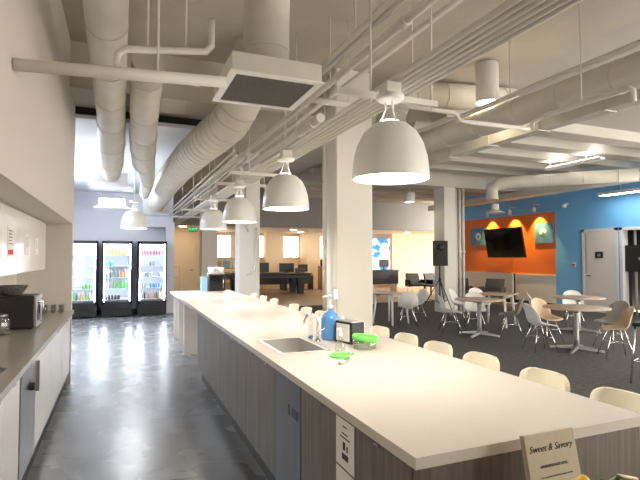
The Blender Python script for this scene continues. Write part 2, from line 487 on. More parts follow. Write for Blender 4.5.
note(4.46, 4.72, 1.60, 1.86, 'white note with red band taped to the nearest upper cabinet door', True)
note(5.22, 5.42, 1.62, 1.82, 'pale note taped to the middle upper cabinet door', False)
note(5.82, 6.0, 1.62, 1.80, 'small pale note taped to the farthest upper cabinet door', False)

# microwave, bowl, glasses, jar
t = thing('microwave', 'black microwave oven with silver front on the grey worktop', 'microwave', (-0.93, 5.36, CT1))
obj('body', B().box(-0.2, -0.17, 0.012, 0.2, 0.17, 0.31, bev=0.008), 'black', t)
obj('door', B().box(0.201, -0.165, 0.02, 0.222, 0.06, 0.305, bev=0.004), 'steel', t)
obj('window', B().box(0.2225, -0.14, 0.07, 0.2245, 0.03, 0.26), 'blackgloss', t)
obj('control_panel', B().box(0.201, 0.065, 0.02, 0.222, 0.165, 0.305, bev=0.004), 'steel', t)
obj('handle', B().tube([(0.223,0.045,0.05),(0.245,0.045,0.06),(0.245,0.045,0.26),(0.223,0.045,0.27)], 0.007, 8), 'chrome', t)
for sx in (-0.17, 0.17):
    for sy in (-0.14, 0.14): obj('foot', B().cyl(sx, sy, 0, 0.013, 0.015, n=12), 'black', t)
t = solo('serving_bowl', B().lathe([(0,0.004),(0.06,0.0),(0.09,0.012),(0.135,0.085),(0.14,0.09),(0.132,0.09),(0.085,0.022),(0,0.014)], n=36), 'bowl', 'speckled dark grey bowl standing on top of the black microwave', 'bowl', (-0.94, 5.36, CT1+0.3105))
gb = B().lathe([(0,0.0),(0.028,0.0),(0.034,0.1),(0.031,0.1),(0.026,0.006),(0,0.006)], n=20)
g0 = solo('drinking_glass', gb, 'glass', 'clear drinking glass in the cluster behind the black microwave', 'glass', (-0.83, 6.5, CT1), group='glasses on the left worktop')
k = 0
for i in range(4):
    for j in range(3):
        p = (-0.90+i*0.085, 6.52+j*0.085, CT1)
        if k == 0: g0.location = p
        else: dup(g0, p)
        k += 1
t = thing('storage_jar', 'grey wire bound glass jar at the left frame edge before the microwave', 'jar', (-0.95, 4.92, CT1))
obj('body', B().lathe([(0,0),(0.07,0),(0.085,0.02),(0.085,0.13),(0.06,0.16),(0.056,0.16),(0.08,0.128),(0.08,0.024),(0,0.006)], n=28), 'glass', t)
obj('lid', B().lathe([(0,0.185),(0.05,0.182),(0.064,0.170),(0.064,0.1605),(0,0.1605)], n=28), 'steel', t)

# ------------------------------------------------------------------ island
IX0, IX1, IY0, IY1 = 0.92, 2.07, 1.395, 9.98
HX0, HX1, HY0, HY1 = 1.045, 1.385, 3.22, 3.80
b = B().box(IX0, IY0, CT0, IX1, HY0, CT1).box(IX0, HY1, CT0, IX1, IY1, CT1).box(IX0, HY0, CT0, HX0, HY1, CT1).box(HX1, HY0, CT0, IX1, HY1, CT1)
solo('island_worktop', b, 'island', 'long white island worktop running from the camera to the drinks fridges', 'countertop')
t = thing('island_sink', 'square stainless steel sink set into the white island worktop', 'sink', (0,0,0))
obj('basin', basin(HX0+0.002, HX1-0.002, HY0+0.002, HY1-0.002, CT1+0.001, 0.15), 'sinksteel', t)
obj('rim', rim(HX0+0.002, HX1-0.002, HY0+0.002, HY1-0.002, CT1+0.0005, 0.018), 'sinksteel', t)
obj('drain', B().lathe([(0,0.003),(0.03,0.003),(0.042,0.0),(0.042,-0.002)], (1.21, 3.5, CT1-0.143), 20), 'chrome', t)

def island_cabinet(y0, y1, label, splits=(), drawer=False, pulls=True):
    c = (y0+y1)/2; h = (y1-y0)/2
    t = thing('island_cabinet', label, 'cabinet', (1.25, c, 0))
    low = HY0 < y1 and HY1 > y0
    obj('body', B().box(-0.28, -h, 0.16, 0.28, h, 0.70 if low else CT0-0.002), 'wood', t)
    obj('plinth', B().box(-0.24, -h, 0, 0.27, h, 0.16), 'kick', t)
    ys = [-h]+[s-c for s in splits]+[h]
    for a, e in zip(ys, ys[1:]):
        z0 = 0.17
        if drawer:
            dr = obj('drawer', B().box(-0.302, a+0.003, 0.60, -0.282, e-0.003, CT0-0.012, bev=0.0015, seg=1), 'wood', t)
            obj('pull', B().box(-0.316, (a+e)/2-0.018, CT0-0.030, -0.303, (a+e)/2+0.018, CT0-0.020), 'chrome', dr)
            obj('door', B().box(-0.302, a+0.003, z0, -0.282, e-0.003, 0.594, bev=0.0015, seg=1), 'wood', t)
        else:
            d = obj('door', B().box(-0.302, a+0.003, z0, -0.282, e-0.003, CT0-0.012, bev=0.0015, seg=1), 'wood', t)
            if pulls: obj('pull', B().box(-0.316, (a+e)/2-0.018, CT0-0.030, -0.303, (a+e)/2+0.018, CT0-0.020), 'chrome', d)
    return t
island_cabinet(1.46, 1.935, 'grey brown island drawer cabinet nearest the sign end', (), True)
island_cabinet(1.935, 2.575, 'grey brown island cabinet with a paper notice on its door')
t = thing('dishwasher', 'stainless dishwasher with black label set into the wood island front', 'dishwasher', (1.25, 2.82, 0))
obj('body', B().box(-0.28, -0.24, 0.16, 0.28, 0.24, CT0-0.002), 'kick', t)
d = obj('door', B().box(-0.304, -0.238, 0.17, -0.281, 0.238, CT0-0.012, bev=0.003), 'darksteel', t)
obj('plinth', B().box(-0.24, -0.24, 0, 0.27, 0.24, 0.16), 'kick', t)
tg = obj('label', B().box(-0.3062, -0.20, 0.665, -0.3048, -0.09, 0.715).box(-0.3062, -0.055, 0.66, -0.3048, -0.025, 0.72), 'black', d)
island_cabinet(3.065, 3.86, 'grey brown double door island cabinet under the sink', (3.44,))
island_cabinet(3.86, 4.56, 'grey brown island cabinet with two narrow doors left of the sink', (4.18,))
island_cabinet(4.56, 5.4, 'grey brown island cabinet in the middle of the long front', (4.98,))
island_cabinet(5.4, 6.48, 'grey brown island cabinet at the far end of the cabinet run', (5.9,))
solo('island_end_panel', B().box(0.95, 1.41, 0, 2.05, 1.455, CT0-0.001), 'wood', 'grey brown wood panel closing the near end of the island', 'panel')
solo('island_back_panel', B().box(1.56, 1.46, 0, 1.60, 6.48, CT0-0.001), 'wood', 'wood panel behind the stools under the island overhang', 'panel')
for y, lb in ((8.25, 'nearest pale upright support panel under the far open end of the island'),
              (9.1, 'middle pale upright support panel under the far open end of the island'),
              (9.86, 'last pale upright support panel at the far tip of the island')):
    solo('support_panel', B().box(0.99, y, 0, 1.7, y+0.05, CT0-0.001), 'dado', lb, 'panel')
# paper notice on the cabinet door
t = thing('paper_notice', 'white paper notice with dark pictograms taped to the island cabinet door', 'notice', (0.9465, 2.0, 0.76))
obj('sheet', B().box(-0.0015, -0.095, -0.11, 0, 0.095, 0.105), 'paper', t)
b = B()
for k, (w, zz) in enumerate(((0.02, 0.072), (0.03, 0.04), (0.05, 0.022))):
    b.box(-0.0022, -w, zz, -0.0016, w, zz+0.006)
b.box(-0.0022, -0.005, -0.03, -0.0016, 0.02, 0.005).box(-0.0022, -0.032, -0.03, -0.0016, -0.018, -0.005)
b.box(-0.0022, -0.035, -0.072, -0.0016, 0.03, -0.045)
obj('print', b, 'ink', t)
solo('paper_notice', B().box(-0.0015, -0.095, -0.1, 0, 0.095, 0.1), 'paper', 'second paper sheet taped below the pictogram notice on the island', 'notice', (0.9465, 2.0, 0.54))

# faucet and sink-side things
t = thing('faucet', 'chrome gooseneck faucet behind the island sink', 'faucet', (1.44, 3.54, CT1))
obj('base', B().lathe([(0,0.03),(0.018,0.028),(0.027,0.008),(0.028,0.0),(0,0.0)], n=20), 'chrome', t)
pts = [(0,0,0.02),(0,0,0.17)]+[(-0.055+0.055*math.cos(a), 0, 0.17+0.055*math.sin(a)) for a in [k*PI/10 for k in range(1, 11)]]+[(-0.112,0,0.145)]
obj('spout', B().tube(pts, 0.011, 12), 'chrome', t)
obj('lever', B().tube([(0,0,0.05),(0.03,0.02,0.075),(0.07,0.03,0.11)], 0.006, 8), 'chrome', t)
t = thing('dish_soap_bottle', 'large blue dish soap bottle with white pump behind the faucet', 'soap', (1.60, 3.66, CT1))
obj('body', B().lathe([(0,0),(0.068,0),(0.076,0.01),(0.076,0.17),(0.062,0.20),(0.024,0.225),(0.018,0.25),(0,0.25)], n=24), 'bluesoap', t)
obj('pump', B().lathe([(0,0.25),(0.022,0.25),(0.022,0.275),(0.008,0.28),(0.008,0.34),(0.014,0.342),(0.014,0.36),(0,0.362)], n=16).tube([(0.0,0,0.352),(-0.06,0,0.348),(-0.07,0,0.335)], 0.007, 8), 'whitemetal', t)
t = thing('napkin_dispenser', 'black napkin dispenser with white napkins beside the blue soap', 'napkin dispenser', (1.68, 3.46, CT1), 0.25)
obj('body', B().box(-0.065, -0.10, 0, 0.065, 0.10, 0.165, bev=0.006), 'black', t)
obj('napkin', B().box(-0.0755, -0.075, 0.02, -0.066, 0.075, 0.15), 'paper', t)
obj('top_plate', B().box(-0.064, -0.098, 0.1655, 0.045, 0.098, 0.172), 'alu', t)
t = thing('soap_pump', 'small clear pump bottle at the corner of the island sink', 'soap', (1.46, 3.16, CT1))
obj('bottle', B().lathe([(0,0),(0.032,0),(0.036,0.008),(0.034,0.05),(0.022,0.085),(0.013,0.10),(0,0.10)], n=20), 'tub', t)
obj('pump', B().lathe([(0,0.10),(0.016,0.10),(0.016,0.122),(0.006,0.126),(0.006,0.15),(0.011,0.152),(0.011,0.165),(0,0.166)], n=14).tube([(0,0,0.158),(-0.032,-0.01,0.155)], 0.005, 8), 'whitemetal', t)
t = thing('scrub_brush_cup', 'slim clear cup with blue base beside the faucet', 'cup', (1.45, 3.72, CT1))
obj('cup', B().lathe([(0,0),(0.022,0),(0.025,0.17),(0.022,0.17),(0.019,0.006),(0,0.006)], n=18), 'glass', t)
obj('liquid', B().cyl(0, 0, 0.007, 0.03, 0.018, n=16), 'bluesoap', t)
t = thing('food_tub', 'clear plastic tub with lime green rim on the white island', 'tub', (1.66, 3.17, CT1))
obj('body', B().lathe([(0,0),(0.075,0),(0.082,0.008),(0.092,0.075),(0.089,0.075),(0.078,0.01),(0,0.006)], n=32), 'tub', t)
obj('rim', B().lathe([(0.094,0.062),(0.10,0.066),(0.102,0.09),(0.094,0.10),(0.086,0.096),(0.088,0.066),(0.094,0.062)], n=32).xf(Matrix.Rotation(0.12, 4, 'Y')), 'green', t)
solo('tub_lid', B().lathe([(0,0.006),(0.07,0.005),(0.08,0.010),(0.085,0.008),(0.085,0.0),(0,0.0)], n=36), 'green', 'flat lime green lid lying on the island in front of the tub', 'lid', (1.40, 3.0, CT1))
t = thing('whisk', 'white handled wire kitchen whisk lying beside the green lid', 'whisk', (1.39, 2.86, CT1), math.radians(42))
obj('handle', B().tube([(-0.17,0,0.012),(-0.02,0,0.014)], 0.011, 10), 'alu', t)
for a in (-1, -0.33, 0.33, 1):
    obj('wire', B().tube([(-0.02,0,0.016)]+[(0.14*k/8, 0.034*a*math.sin(PI*k/8*0.9), 0.018+0.012*math.sin(PI*k/8)) for k in range(1, 9)], 0.003, 6), 'chrome', t)

# far end appliance
t = thing('coffee_machine', 'small black countertop appliance at the far end of the island', 'appliance', (1.76, 9.72, CT1))
obj('body', B().box(-0.15, -0.16, 0.01, 0.17, 0.16, 0.33, bev=0.01), 'black', t)
obj('front_glass', B().box(-0.13, -0.168, 0.03, 0.15, -0.161, 0.31), 'blackgloss', t)
obj('handle', B().tube([(0.12,-0.19,0.07),(0.12,-0.19,0.26)], 0.008, 8), 'chrome', t)
obj('top_tray', B().box(-0.15, -0.15, 0.3305, 0.15, 0.15, 0.36, bev=0.01), 'alu', t)
solo('carton', B().box(-0.05, -0.1, 0, 0.05, 0.1, 0.28, bev=0.004), 'bluebox', 'pale blue carton beside the black appliance on the far island end', 'carton', (1.53, 9.7, CT1))
cup = B().lathe([(0,0),(0.05,0),(0.075,0.11),(0.072,0.11),(0.047,0.005),(0,0.005)], n=20)
c0 = solo('paper_cup_stack', cup, 'paper', 'white paper bowl on top of the far black appliance', 'bowl', (1.67, 9.66, CT1+0.361), group='paper bowls on the appliance')
dup(c0, (1.85, 9.66, CT1+0.361)); dup(c0, (1.76, 9.815, CT1+0.361))

# sign, and the low table it stands on
t = thing('side_table', 'low serving table in front of the island end below the frame', 'table', (1.52, 1.08, 0))
obj('top', B().box(-0.36, -0.26, 0.60, 0.36, 0.26, 0.64, bev=0.004), 'wood', t)
for sx in (-0.32, 0.32):
    for sy in (-0.22, 0.22): obj('leg', B().box(sx-0.02, sy-0.02, 0, sx+0.02, sy+0.02, 0.60), 'wood', t)
t = thing('menu_sign', 'tan menu board lettered Sweet & Savory leaning on the island end', 'sign', (1.42, 1.235, 0.641), 0)
t.rotation_euler = (math.radians(-12), 0, math.radians(0))
SW, SH = 0.118, 0.345
obj('board', B().box(-SW, 0, 0, SW, 0.022, SH, bev=0.002, seg=1), 'board', t)
text('title', 'Sweet & Savory', 0.032, 'ink', t, (-0.004, -0.001, SH-0.05), (PI/2, 0, 0), 0.35)
def scribble(z, x0, x1, h):
    b = B()
    x = x0
    while x < x1:
        w = random.uniform(0.003, 0.007)
        b.box(x, -0.0014, z, x+w*0.4, -0.0004, z+h)
        b.box(x, -0.0014, z, x+w, -0.0004, z+h*0.3)
        if random.random() < 0.5: b.box(x, -0.0014, z+h*0.75, x+w, -0.0004, z+h)
        x += w+0.002 if random.random() > 0.14 else 0.009
    obj('text_line', b, 'ink', t)
scribble(SH-0.112, -0.065, 0.06, 0.008)
scribble(SH-0.145, -0.07, 0.075, 0.004)
scribble(SH-0.178, -0.02, 0.09, 0.004)
scribble(SH-0.190, -0.09, -0.055, 0.004)
scribble(SH-0.220, -0.095, 0.095, 0.004)
solo('serving_riser', B().box(-0.13, -0.10, 0, 0.15, 0.10, 0.16, bev=0.006), 'wood', 'wooden riser block under the lemon, at the bottom edge of the picture', 'riser', (1.38, 1.08, 0.641))
def lemon(x, y, z, label):
    t = thing('lemon', label, 'fruit', (x, y, z))
    obj('peel', B().lathe([(0,0),(0.03,0.006),(0.05,0.04),(0.052,0.07),(0.043,0.105),(0.02,0.125),(0.008,0.137),(0,0.138)], n=24), 'yellow', t)
lemon(1.305, 1.075, 0.802, 'yellow lemon peeking up in front of the menu board')
t = thing('leafy_garnish', 'dark green leafy sprig with pale stems beside the yellow lemon', 'plant', (1.465, 1.09, 0.802))
for k in range(9):
    a = k*0.7; r = 0.02+0.008*k
    x, y, z = r*math.cos(a), 0.4*r*math.sin(a), 0.06+0.02*math.sin(k*2.1)
    rows = [[(x+(u-0.5)*0.06, y+(v-0.5)*0.035*math.sin(PI*u+0.02), z+0.02*math.sin(PI*u)) for v in (0, 0.5, 1)] for u in (0.02, 0.25, 0.5, 0.75, 0.98)]
    obj('leaf', B().grid(rows, 0.0015), 'leaf', t)
obj('stem', B().tube([(0,0,0),(0.0,0,0.05),(-0.03,0.01,0.08),(0.03,0.01,0.095),(0.10,0.0,0.075)], 0.006, 8), 'shelln', t)

# ------------------------------------------------------------------ stools along the island
def shell_rows(prof, n=9, cup=0.03, sidecurve=0.05):
    rows = []
    for y, z, w, lift in prof:
        r = []
        for k in range(n):
            u = -1+2*k/(n-1)
            r.append((u*w, y+lift[0]*u*u, z+lift[1]*u*u))
        rows.append(r)
    return rows
def make_stool():
    t = thing('bar_stool', 'x', 'stool', (0,0,0))
    prof = [(0.20,0.615,0.14,(0,0)),(0.19,0.64,0.18,(0,0.0)),(0.12,0.648,0.195,(0,0.008)),(0.0,0.644,0.20,(0,0.015)),(-0.12,0.648,0.185,(0.0,0.02)),
            (-0.175,0.67,0.185,(0.03,0.02)),(-0.20,0.74,0.18,(0.05,0.0)),(-0.215,0.83,0.175,(0.055,0)),(-0.224,0.885,0.168,(0.055,-0.004)),(-0.226,0.903,0.160,(0.052,-0.006)),(-0.227,0.914,0.146,(0.045,-0.006)),(-0.228,0.920,0.124,(0.035,-0.004)),(-0.228,0.922,0.09,(0.02,-0.002))]
    obj('seat_shell', B().grid(shell_rows(prof), -0.022), 'shellc', t)
    for sx in (-1, 1):
        for sy in (-1, 1):
            obj('leg', B().tube([(sx*0.13, sy*0.12, 0.635), (sx*0.19, sy*0.19, 0.0)], 0.011, 10), 'chrome', t)
    q = 0.167
    obj('footrest', B().tube([(q,q,0.24),(-q,q,0.24)], 0.008, 8).tube([(q,-q,0.24),(-q,-q,0.24)], 0.008, 8).tube([(q,q,0.24),(q,-q,0.24)], 0.008, 8).tube([(-q,q,0.24),(-q,-q,0.24)], 0.008, 8), 'chrome', t)
    return t
SY = [1.68, 2.17, 2.71, 3.20, 3.66, 4.13, 4.62, 5.12, 5.62, 6.12, 6.62, 7.6, 8.25, 8.9]
place = ['nearest cream stool, cut by the right frame edge, at the island', 'second cream stool from the right frame edge along the island',
 'third cream stool from the right frame edge along the island', 'fourth cream stool from the right frame edge along the island',
 'fifth cream stool from the right along the island, below the white square table', 'cream stool just right of the big column base, at the island',
 'cream stool in front of the big white column, at the island', 'cream stool behind the black napkin dispenser, at the island',
 'cream stool behind the faucet and blue soap, at the island', 'cream stool just left of the faucet, beyond the island', 'cream stool second to the left of the faucet, beyond the island',
 'cream stool at far end of island, nearest of its last three', 'cream stool at far end of island, middle of its last three', 'farthest cream stool, last along the island']
st0 = make_stool()
for i, (y, lb) in enumerate(zip(SY, place)):
    o = st0 if i == 0 else dup(st0, (0,0,0))
    o.location = (2.14, y, 0); o.rotation_euler = (0, 0, PI/2)
    o['label'] = lb; o['group'] = 'stools along the island'

# ------------------------------------------------------------------ drinks fridges
def fridge(x, label):
    t = thing('drinks_fridge', label, 'fridge', (x, 14.42, 0))
    w, d, h = 0.375, 0.38, 2.03
    b = B().box(-w, -d+0.06, 0.03, -w+0.03, d, h).box(w-0.03, -d+0.06, 0.03, w, d, h).box(-w, d-0.03, 0.03, w, d, h).box(-w, -d+0.06, h-0.03, w, d, h).box(-w, -d+0.06, 0.03, w, d, 0.36)
    obj('cabinet', b, 'black', t)
    b = B().box(-w+0.031, -d+0.07, 0.361, -w+0.036, d-0.031, h-0.031).box(w-0.036, -d+0.07, 0.361, w-0.031, d-0.031, h-0.031).box(-w+0.031, d-0.037, 0.361, w-0.031, d-0.031, h-0.031).box(-w+0.031, -d+0.07, h-0.037, w-0.031, d-0.031, h-0.031).box(-w+0.031, -d+0.07, 0.361, w-0.031, d-0.031, 0.366)
    obj('liner', b, 'liner', t)
    for sx in (-1, 1):
        obj('light_strip', B().box(sx*(w-0.055)-0.008, -d+0.075, 0.42, sx*(w-0.055)+0.008, -d+0.085, h-0.08), 'led', t)
    obj('light_strip', B().box(-w+0.08, -d+0.075, h-0.065, w-0.08, -d+0.10, h-0.045), 'led', t)
    dr = obj('door', B().box(-w, -d, 0.34, -w+0.045, -d+0.055, h).box(w-0.045, -d, 0.34, w, -d+0.055, h).box(-w, -d, h-0.075, w, -d+0.055, h).box(-w, -d, 0.34, w, -d+0.055, 0.40), 'black', t)
    obj('door_glass', B().box(-w+0.045, -d+0.02, 0.40, w-0.045, -d+0.03, h-0.075), 'doorglass', dr)
    obj('handle', B().box(-w+0.008, -d-0.035, 0.95, -w+0.03, -d-0.001, 1.35, bev=0.004), 'black', dr)
    b = B()
    for k in range(6): b.box(-w+0.03, -d+0.005, 0.07+k*0.04, w-0.03, -d+0.03, 0.09+k*0.04)
    b.box(-w, -d+0.03, 0.03, w, -d+0.06, 0.33)
    obj('base_grille', b, 'black', t)
    for z in SHELF:
        obj('shelf', B().box(-w+0.037, -d+0.1, z-0.012, w-0.037, d-0.038, z), 'liner', t)
    for sx in (-0.3, 0.3):
        obj('foot', B().cyl(sx, -0.28, 0, 0.031, 0.02, n=10).cyl(sx, 0.3, 0, 0.031, 0.02, n=10), 'black', t)
    return t
SHELF = [0.46, 0.76, 1.06, 1.36, 1.66]
FX = [-0.92, -0.06, 0.83]
fridge(FX[0], 'left black drinks fridge with glass door, partly behind the niche wall')
fridge(FX[1], 'middle black glass door drinks fridge with rows of coloured cans')
fridge(FX[2], 'right black glass door drinks fridge beside the hallway opening')
can_b = B().lathe([(0,0),(0.025,0),(0.032,0.008),(0.032,0.105),(0.026,0.115),(0,0.115)], n=14)
bot_b = B().lathe([(0,0),(0.028,0),(0.031,0.006),(0.031,0.12),(0.012,0.175),(0.013,0.2),(0,0.2)], n=14)
def base_mesh(b):
    me = bpy.data.meshes.new('drink'); bmesh.ops.recalc_face_normals(b.bm, faces=b.bm.faces); b.bm.to_mesh(me); b.bm.free(); return me
CAN, BOT = base_mesh(can_b), base_mesh(bot_b)
PAL = {'yellow': (0.85,0.62,0.06), 'orange': (0.85,0.35,0.10), 'teal': (0.10,0.55,0.55), 'grey': (0.35,0.36,0.38), 'green': (0.15,0.55,0.12), 'dark': (0.05,0.04,0.04), 'pink': (0.85,0.12,0.20), 'white': (0.80,0.82,0.85), 'blue': (0.12,0.35,0.75)}
DM = {k: mat(k+' drink print', v, 0.3, bump=(20, 0.01)) for k, v in PAL.items()}
def shelf_row(fi, si, kinds, mesh, start=0, n=8):
    f = ('left', 'middle', 'right')[fi]; s = ('bottom', 'second', 'third', 'fourth', 'top')[si]
    w = 'can' if mesh is CAN else 'bottle'
    for i in range(n):
        c = kinds[i*len(kinds)//n]
        if c is None: continue
        key = ('drink', mesh.name, c)
        if key not in KIDS:
            m2 = mesh.copy(); m2.materials.append(DM[c]); KIDS[key] = m2
        o = bpy.data.objects.new('drink_'+w, KIDS[key])
        COL.objects.link(o)
        o.location = (FX[fi]-0.28+i*0.56/(n-1), 14.42-0.38+0.15, SHELF[si]+0.0005)
        tag(o, f'{c} drink {w} on the {s} shelf of the {f} fridge' if si in (0, 4) else f'{c} drink {w} on the {s} shelf up of the {f} fridge', 'drink', f'{c} drinks, {s} shelf, {f} fridge')
shelf_row(1, 4, [None, 'yellow', 'yellow', 'yellow', 'yellow', 'orange', 'yellow', 'yellow'], BOT)
shelf_row(1, 3, ['teal', 'teal', 'teal', None, None, None, None, None], CAN)
shelf_row(1, 2, ['grey', 'grey', 'grey', 'grey', 'grey', 'orange', 'orange', 'grey'], BOT)
shelf_row(1, 1, ['grey', 'grey', 'grey', 'green', 'green', 'green', 'green', 'green'], BOT)
shelf_row(1, 0, ['dark', 'dark', 'dark', 'dark', 'dark', None, None, None], CAN)
shelf_row(2, 4, ['pink']*8, CAN)
shelf_row(2, 3, [None, None, None, 'grey', 'grey', None, None, None], CAN)
shelf_row(2, 2, ['white', 'grey', 'grey', 'white', None, None, 'grey', 'white'], CAN)
shelf_row(2, 1, ['grey', 'grey', None, 'blue', 'blue', 'blue', 'blue', 'blue'], CAN)
shelf_row(2, 0, ['grey', 'dark', 'grey', 'orange', 'grey', 'dark', 'orange', 'grey'], BOT)
shelf_row(0, 1, [None, None, None, None, 'green', 'green', 'green', 'white'], CAN)
shelf_row(0, 0, ['grey', 'green', 'dark', 'grey', 'orange', 'green', 'grey', 'white'], BOT)
shelf_row(0, 3, ['white']*4+[None]*4, CAN)

# ------------------------------------------------------------------ pendant lamps
def make_pendant(glow):
    t = thing('pendant_lamp', 'x', 'lamp')
    R = 0.232
    outer = [(R,0),(R*0.995,0.05),(R*0.955,0.13),(R*0.86,0.21),(R*0.70,0.28),(R*0.46,0.33),(R*0.2,0.352),(0,0.355)]
    inner = [(r-0.006 if r > 0.02 else 0, z-0.006 if z > 0.01 else z) for r, z in outer[::-1]]
    obj('shade', B().lathe(outer+inner[:-1]+[(R-0.006,0),(R,0)], n=48), 'shade', t)
    obj('diffuser', B().lathe([(0,0.035),(R-0.012,0.035),(R-0.012,0.028),(0,0.022)], n=40), glow, t)
    obj('uplight', B().lathe([(0,0.357),(0.05,0.357),(0.05,0.3555),(0,0.3555)], n=24), 'upE', t)
    obj('canopy', B().lathe([(0,0.475),(0.07,0.478),(0.085,0.49),(0.085,0.512),(0.04,0.52),(0,0.52)], n=28), 'shade', t)
    for k in range(3):
        a = 2*PI*k/3+0.4
        c, s = math.cos(a), math.sin(a)
        obj('hanger', B().tube([(0.075*c,0.075*s,0.345),(0.05*c,0.05*s,0.38),(0.03*c,0.03*s,0.43),(0.028*c,0.028*s,0.48)], 0.0055, 8), 'shade', t)
    return t
pl = make_pendant('lampE')
for i, (x, y, z, lb) in enumerate(((1.51, 2.54, 2.07, 'nearest and largest looking white dome pendant above the island'),
        (1.52, 4.58, 2.075, 'second white dome pendant from the camera, left of the big column'),
        (1.52, 6.6, 2.08, 'third white dome pendant from the camera over the island'),
        (1.49, 8.45, 2.08, 'farthest white dome pendant over the island'))):
    o = pl if i == 0 else dup(pl, (0,0,0))
    o.location = (x, y, z); o['label'] = lb; o['group'] = 'dome pendants over the island'
o = make_pendant('lampC'); o.location = (0.24, 9.74, 2.14)
o['label'] = 'white dome pendant hanging alone before the drinks fridges'
obj('suspension_rod', B().cyl(0, 0, 0.52, 3.42-2.14-0.002, 0.01, n=10), 'pipe', o)

# ------------------------------------------------------------------ ducts
def duct(pts, r, label, name='air_duct', seams=0.9, n=28, flex=None):
    t = thing(name, label, 'duct')
    obj('pipe_run', B().tube(pts, r, n), 'duct', t)
    rs = r if isinstance(r, (list, tuple)) else [r]*len(pts)
    acc = 0.3
    for i in range(len(pts)-1):
        p, q = Vector(pts[i]), Vector(pts[i+1])
        L = (q-p).length; d = (q-p).normalized()
        while acc < L:
            c = p+d*acc; rr = rs[i]+(rs[i+1]-rs[i])*acc/L
            obj('seam', B().tube([c-d*0.008, c+d*0.008], rr+0.006, n), 'duct', t)
            acc += seams
        acc -= L
    return t
duct([(-0.12,-1,3.52),(-0.12,3,3.52),(-0.12,6.3,3.30),(-0.13,7.2,3.20),(-0.14,8.2,3.08),(-0.15,8.86,3.0)], [0.155,0.155,0.16,0.18,0.175,0.14], 'long round white duct on the left, leading to the ceiling diffuser', seams=0.8)
duct([(0.23,4.9,3.5),(0.235,5.6,3.32),(0.25,6.2,3.26),(0.28,7.2,3.22),(0.33,8.3,3.14),(0.40,8.7,3.08),(0.44,9.1,2.96),(0.45,10.6,2.9)], [0.155,0.155,0.16,0.18,0.175,0.14,0.11,0.10], 'shorter round white duct running beside the left duct', seams=0.8)
duct([(0.95,3.0,3.90),(1.02,3.5,3.87),(1.09,3.78,3.78),(1.1,3.83,3.55),(1.1,3.83,3.095)], 0.19, 'round white duct dropping into the top of the square return grille', seams=0.5)
pts = [(1.34,5.15,3.98),(1.33,5.28,3.7),(1.29,5.45,3.42),(1.2,5.78,3.22),(1.08,6.5,3.16),(0.98,7.5,3.14),(0.91,8.7,3.12),(0.86,10.2,3.08),(0.86,12.2,3.02),(0.86,13.2,3.0)]
duct(pts, [0.21,0.215,0.225,0.235,0.24,0.24,0.24,0.24,0.23,0.22], 'fat bent white duct curving from the grille towards the fridges', seams=0.16)
duct([(4.38,1.0,3.3),(4.32,4.0,3.3),(4.18,6.0,3.3),(4.1,9.0,3.3)], 0.16, 'large round white duct crossing the upper right of the ceiling', seams=0.6)
duct([(3.45,5.85,3.3),(3.5,5.82,3.62),(3.62,5.78,3.82),(3.85,5.7,3.88),(4.4,5.6,3.89),(5.3,5.45,3.89)], [0.24,0.2,0.18,0.18,0.18,0.18], 'round cross duct behind the cylinder downlight', seams=0.45)
duct([(8.75,9.7,3.05),(8.76,9.72,3.36),(8.85,9.55,3.46),(9.1,9.3,3.48),(9.9,8.5,3.48),(10.9,7.4,3.48)], 0.15, 'round white duct with turned down end near the orange wall', seams=0.7)
t = thing('added_tube_light', 'added unseen cool white tube light on the ceiling of the fridge recess, left side', 'lamp', (-1.3, 0, 3.25))  # unseen tube added to brighten the fridge recess
obj('housing', B().box(-0.06, 8.5, 0.05, 0.06, 12.5, 0.11, bev=0.006), 'shade', t)
obj('tube', B().tube([(0,8.55,0.02),(0,12.45,0.02)], 0.025, 12), 'fillE', t)
for y in (9.0, 12.0): obj('hanger', B().cyl(0, y, 0.11, 0.169, 0.008, n=8), 'pipe', t)
# rectangular duct on the right
t = thing('square_duct', 'square section duct with raised seams beside the large round duct', 'duct', (4.6, 0, 3.12))
obj('pipe_run', B().box(0, 0.5, 0, 0.16, 8.2, 0.46), 'duct', t)
for k in range(9): obj('seam', B().box(-0.012, 0.9+k*0.85, -0.012, 0.172, 0.93+k*0.85, 0.472), 'duct', t)
t = thing('square_duct', 'long grey duct running along the top of the blue wall', 'duct', (11.2, 0, 3.42))
obj('pipe_run', B().box(0, 2, 0, 0.4, 16, 0.18), 'pipe', t)
for k in range(9): obj('seam', B().box(-0.01, 2.8+k*1.5, -0.01, 0.41, 2.84+k*1.5, 0.19), 'pipe', t)
# return grille box
t = thing('return_grille', 'square white return air box with dark grille hung from the ceiling', 'vent', (1.08, 3.79, 2.95))
obj('box', B().box(-0.35, -0.36, 0.004, 0.35, 0.36, 0.14), 'duct', t)
f = B().box(-0.365, -0.375, -0.012, 0.365, -0.32, 0.003).box(-0.365, 0.32, -0.012, 0.365, 0.375, 0.003).box(-0.365, -0.32, -0.012, -0.31, 0.32, 0.003).box(0.31, -0.32, -0.012, 0.365, 0.32, 0.003)
obj('frame', f, 'whitemetal', t)
g = B().box(-0.31, -0.32, -0.004, 0.31, 0.32, 0.002)
for k in range(40): g.box(-0.31, -0.318+k*0.016, -0.008, 0.31, -0.312+k*0.016, -0.004)
obj('grille', g, 'grille', t)
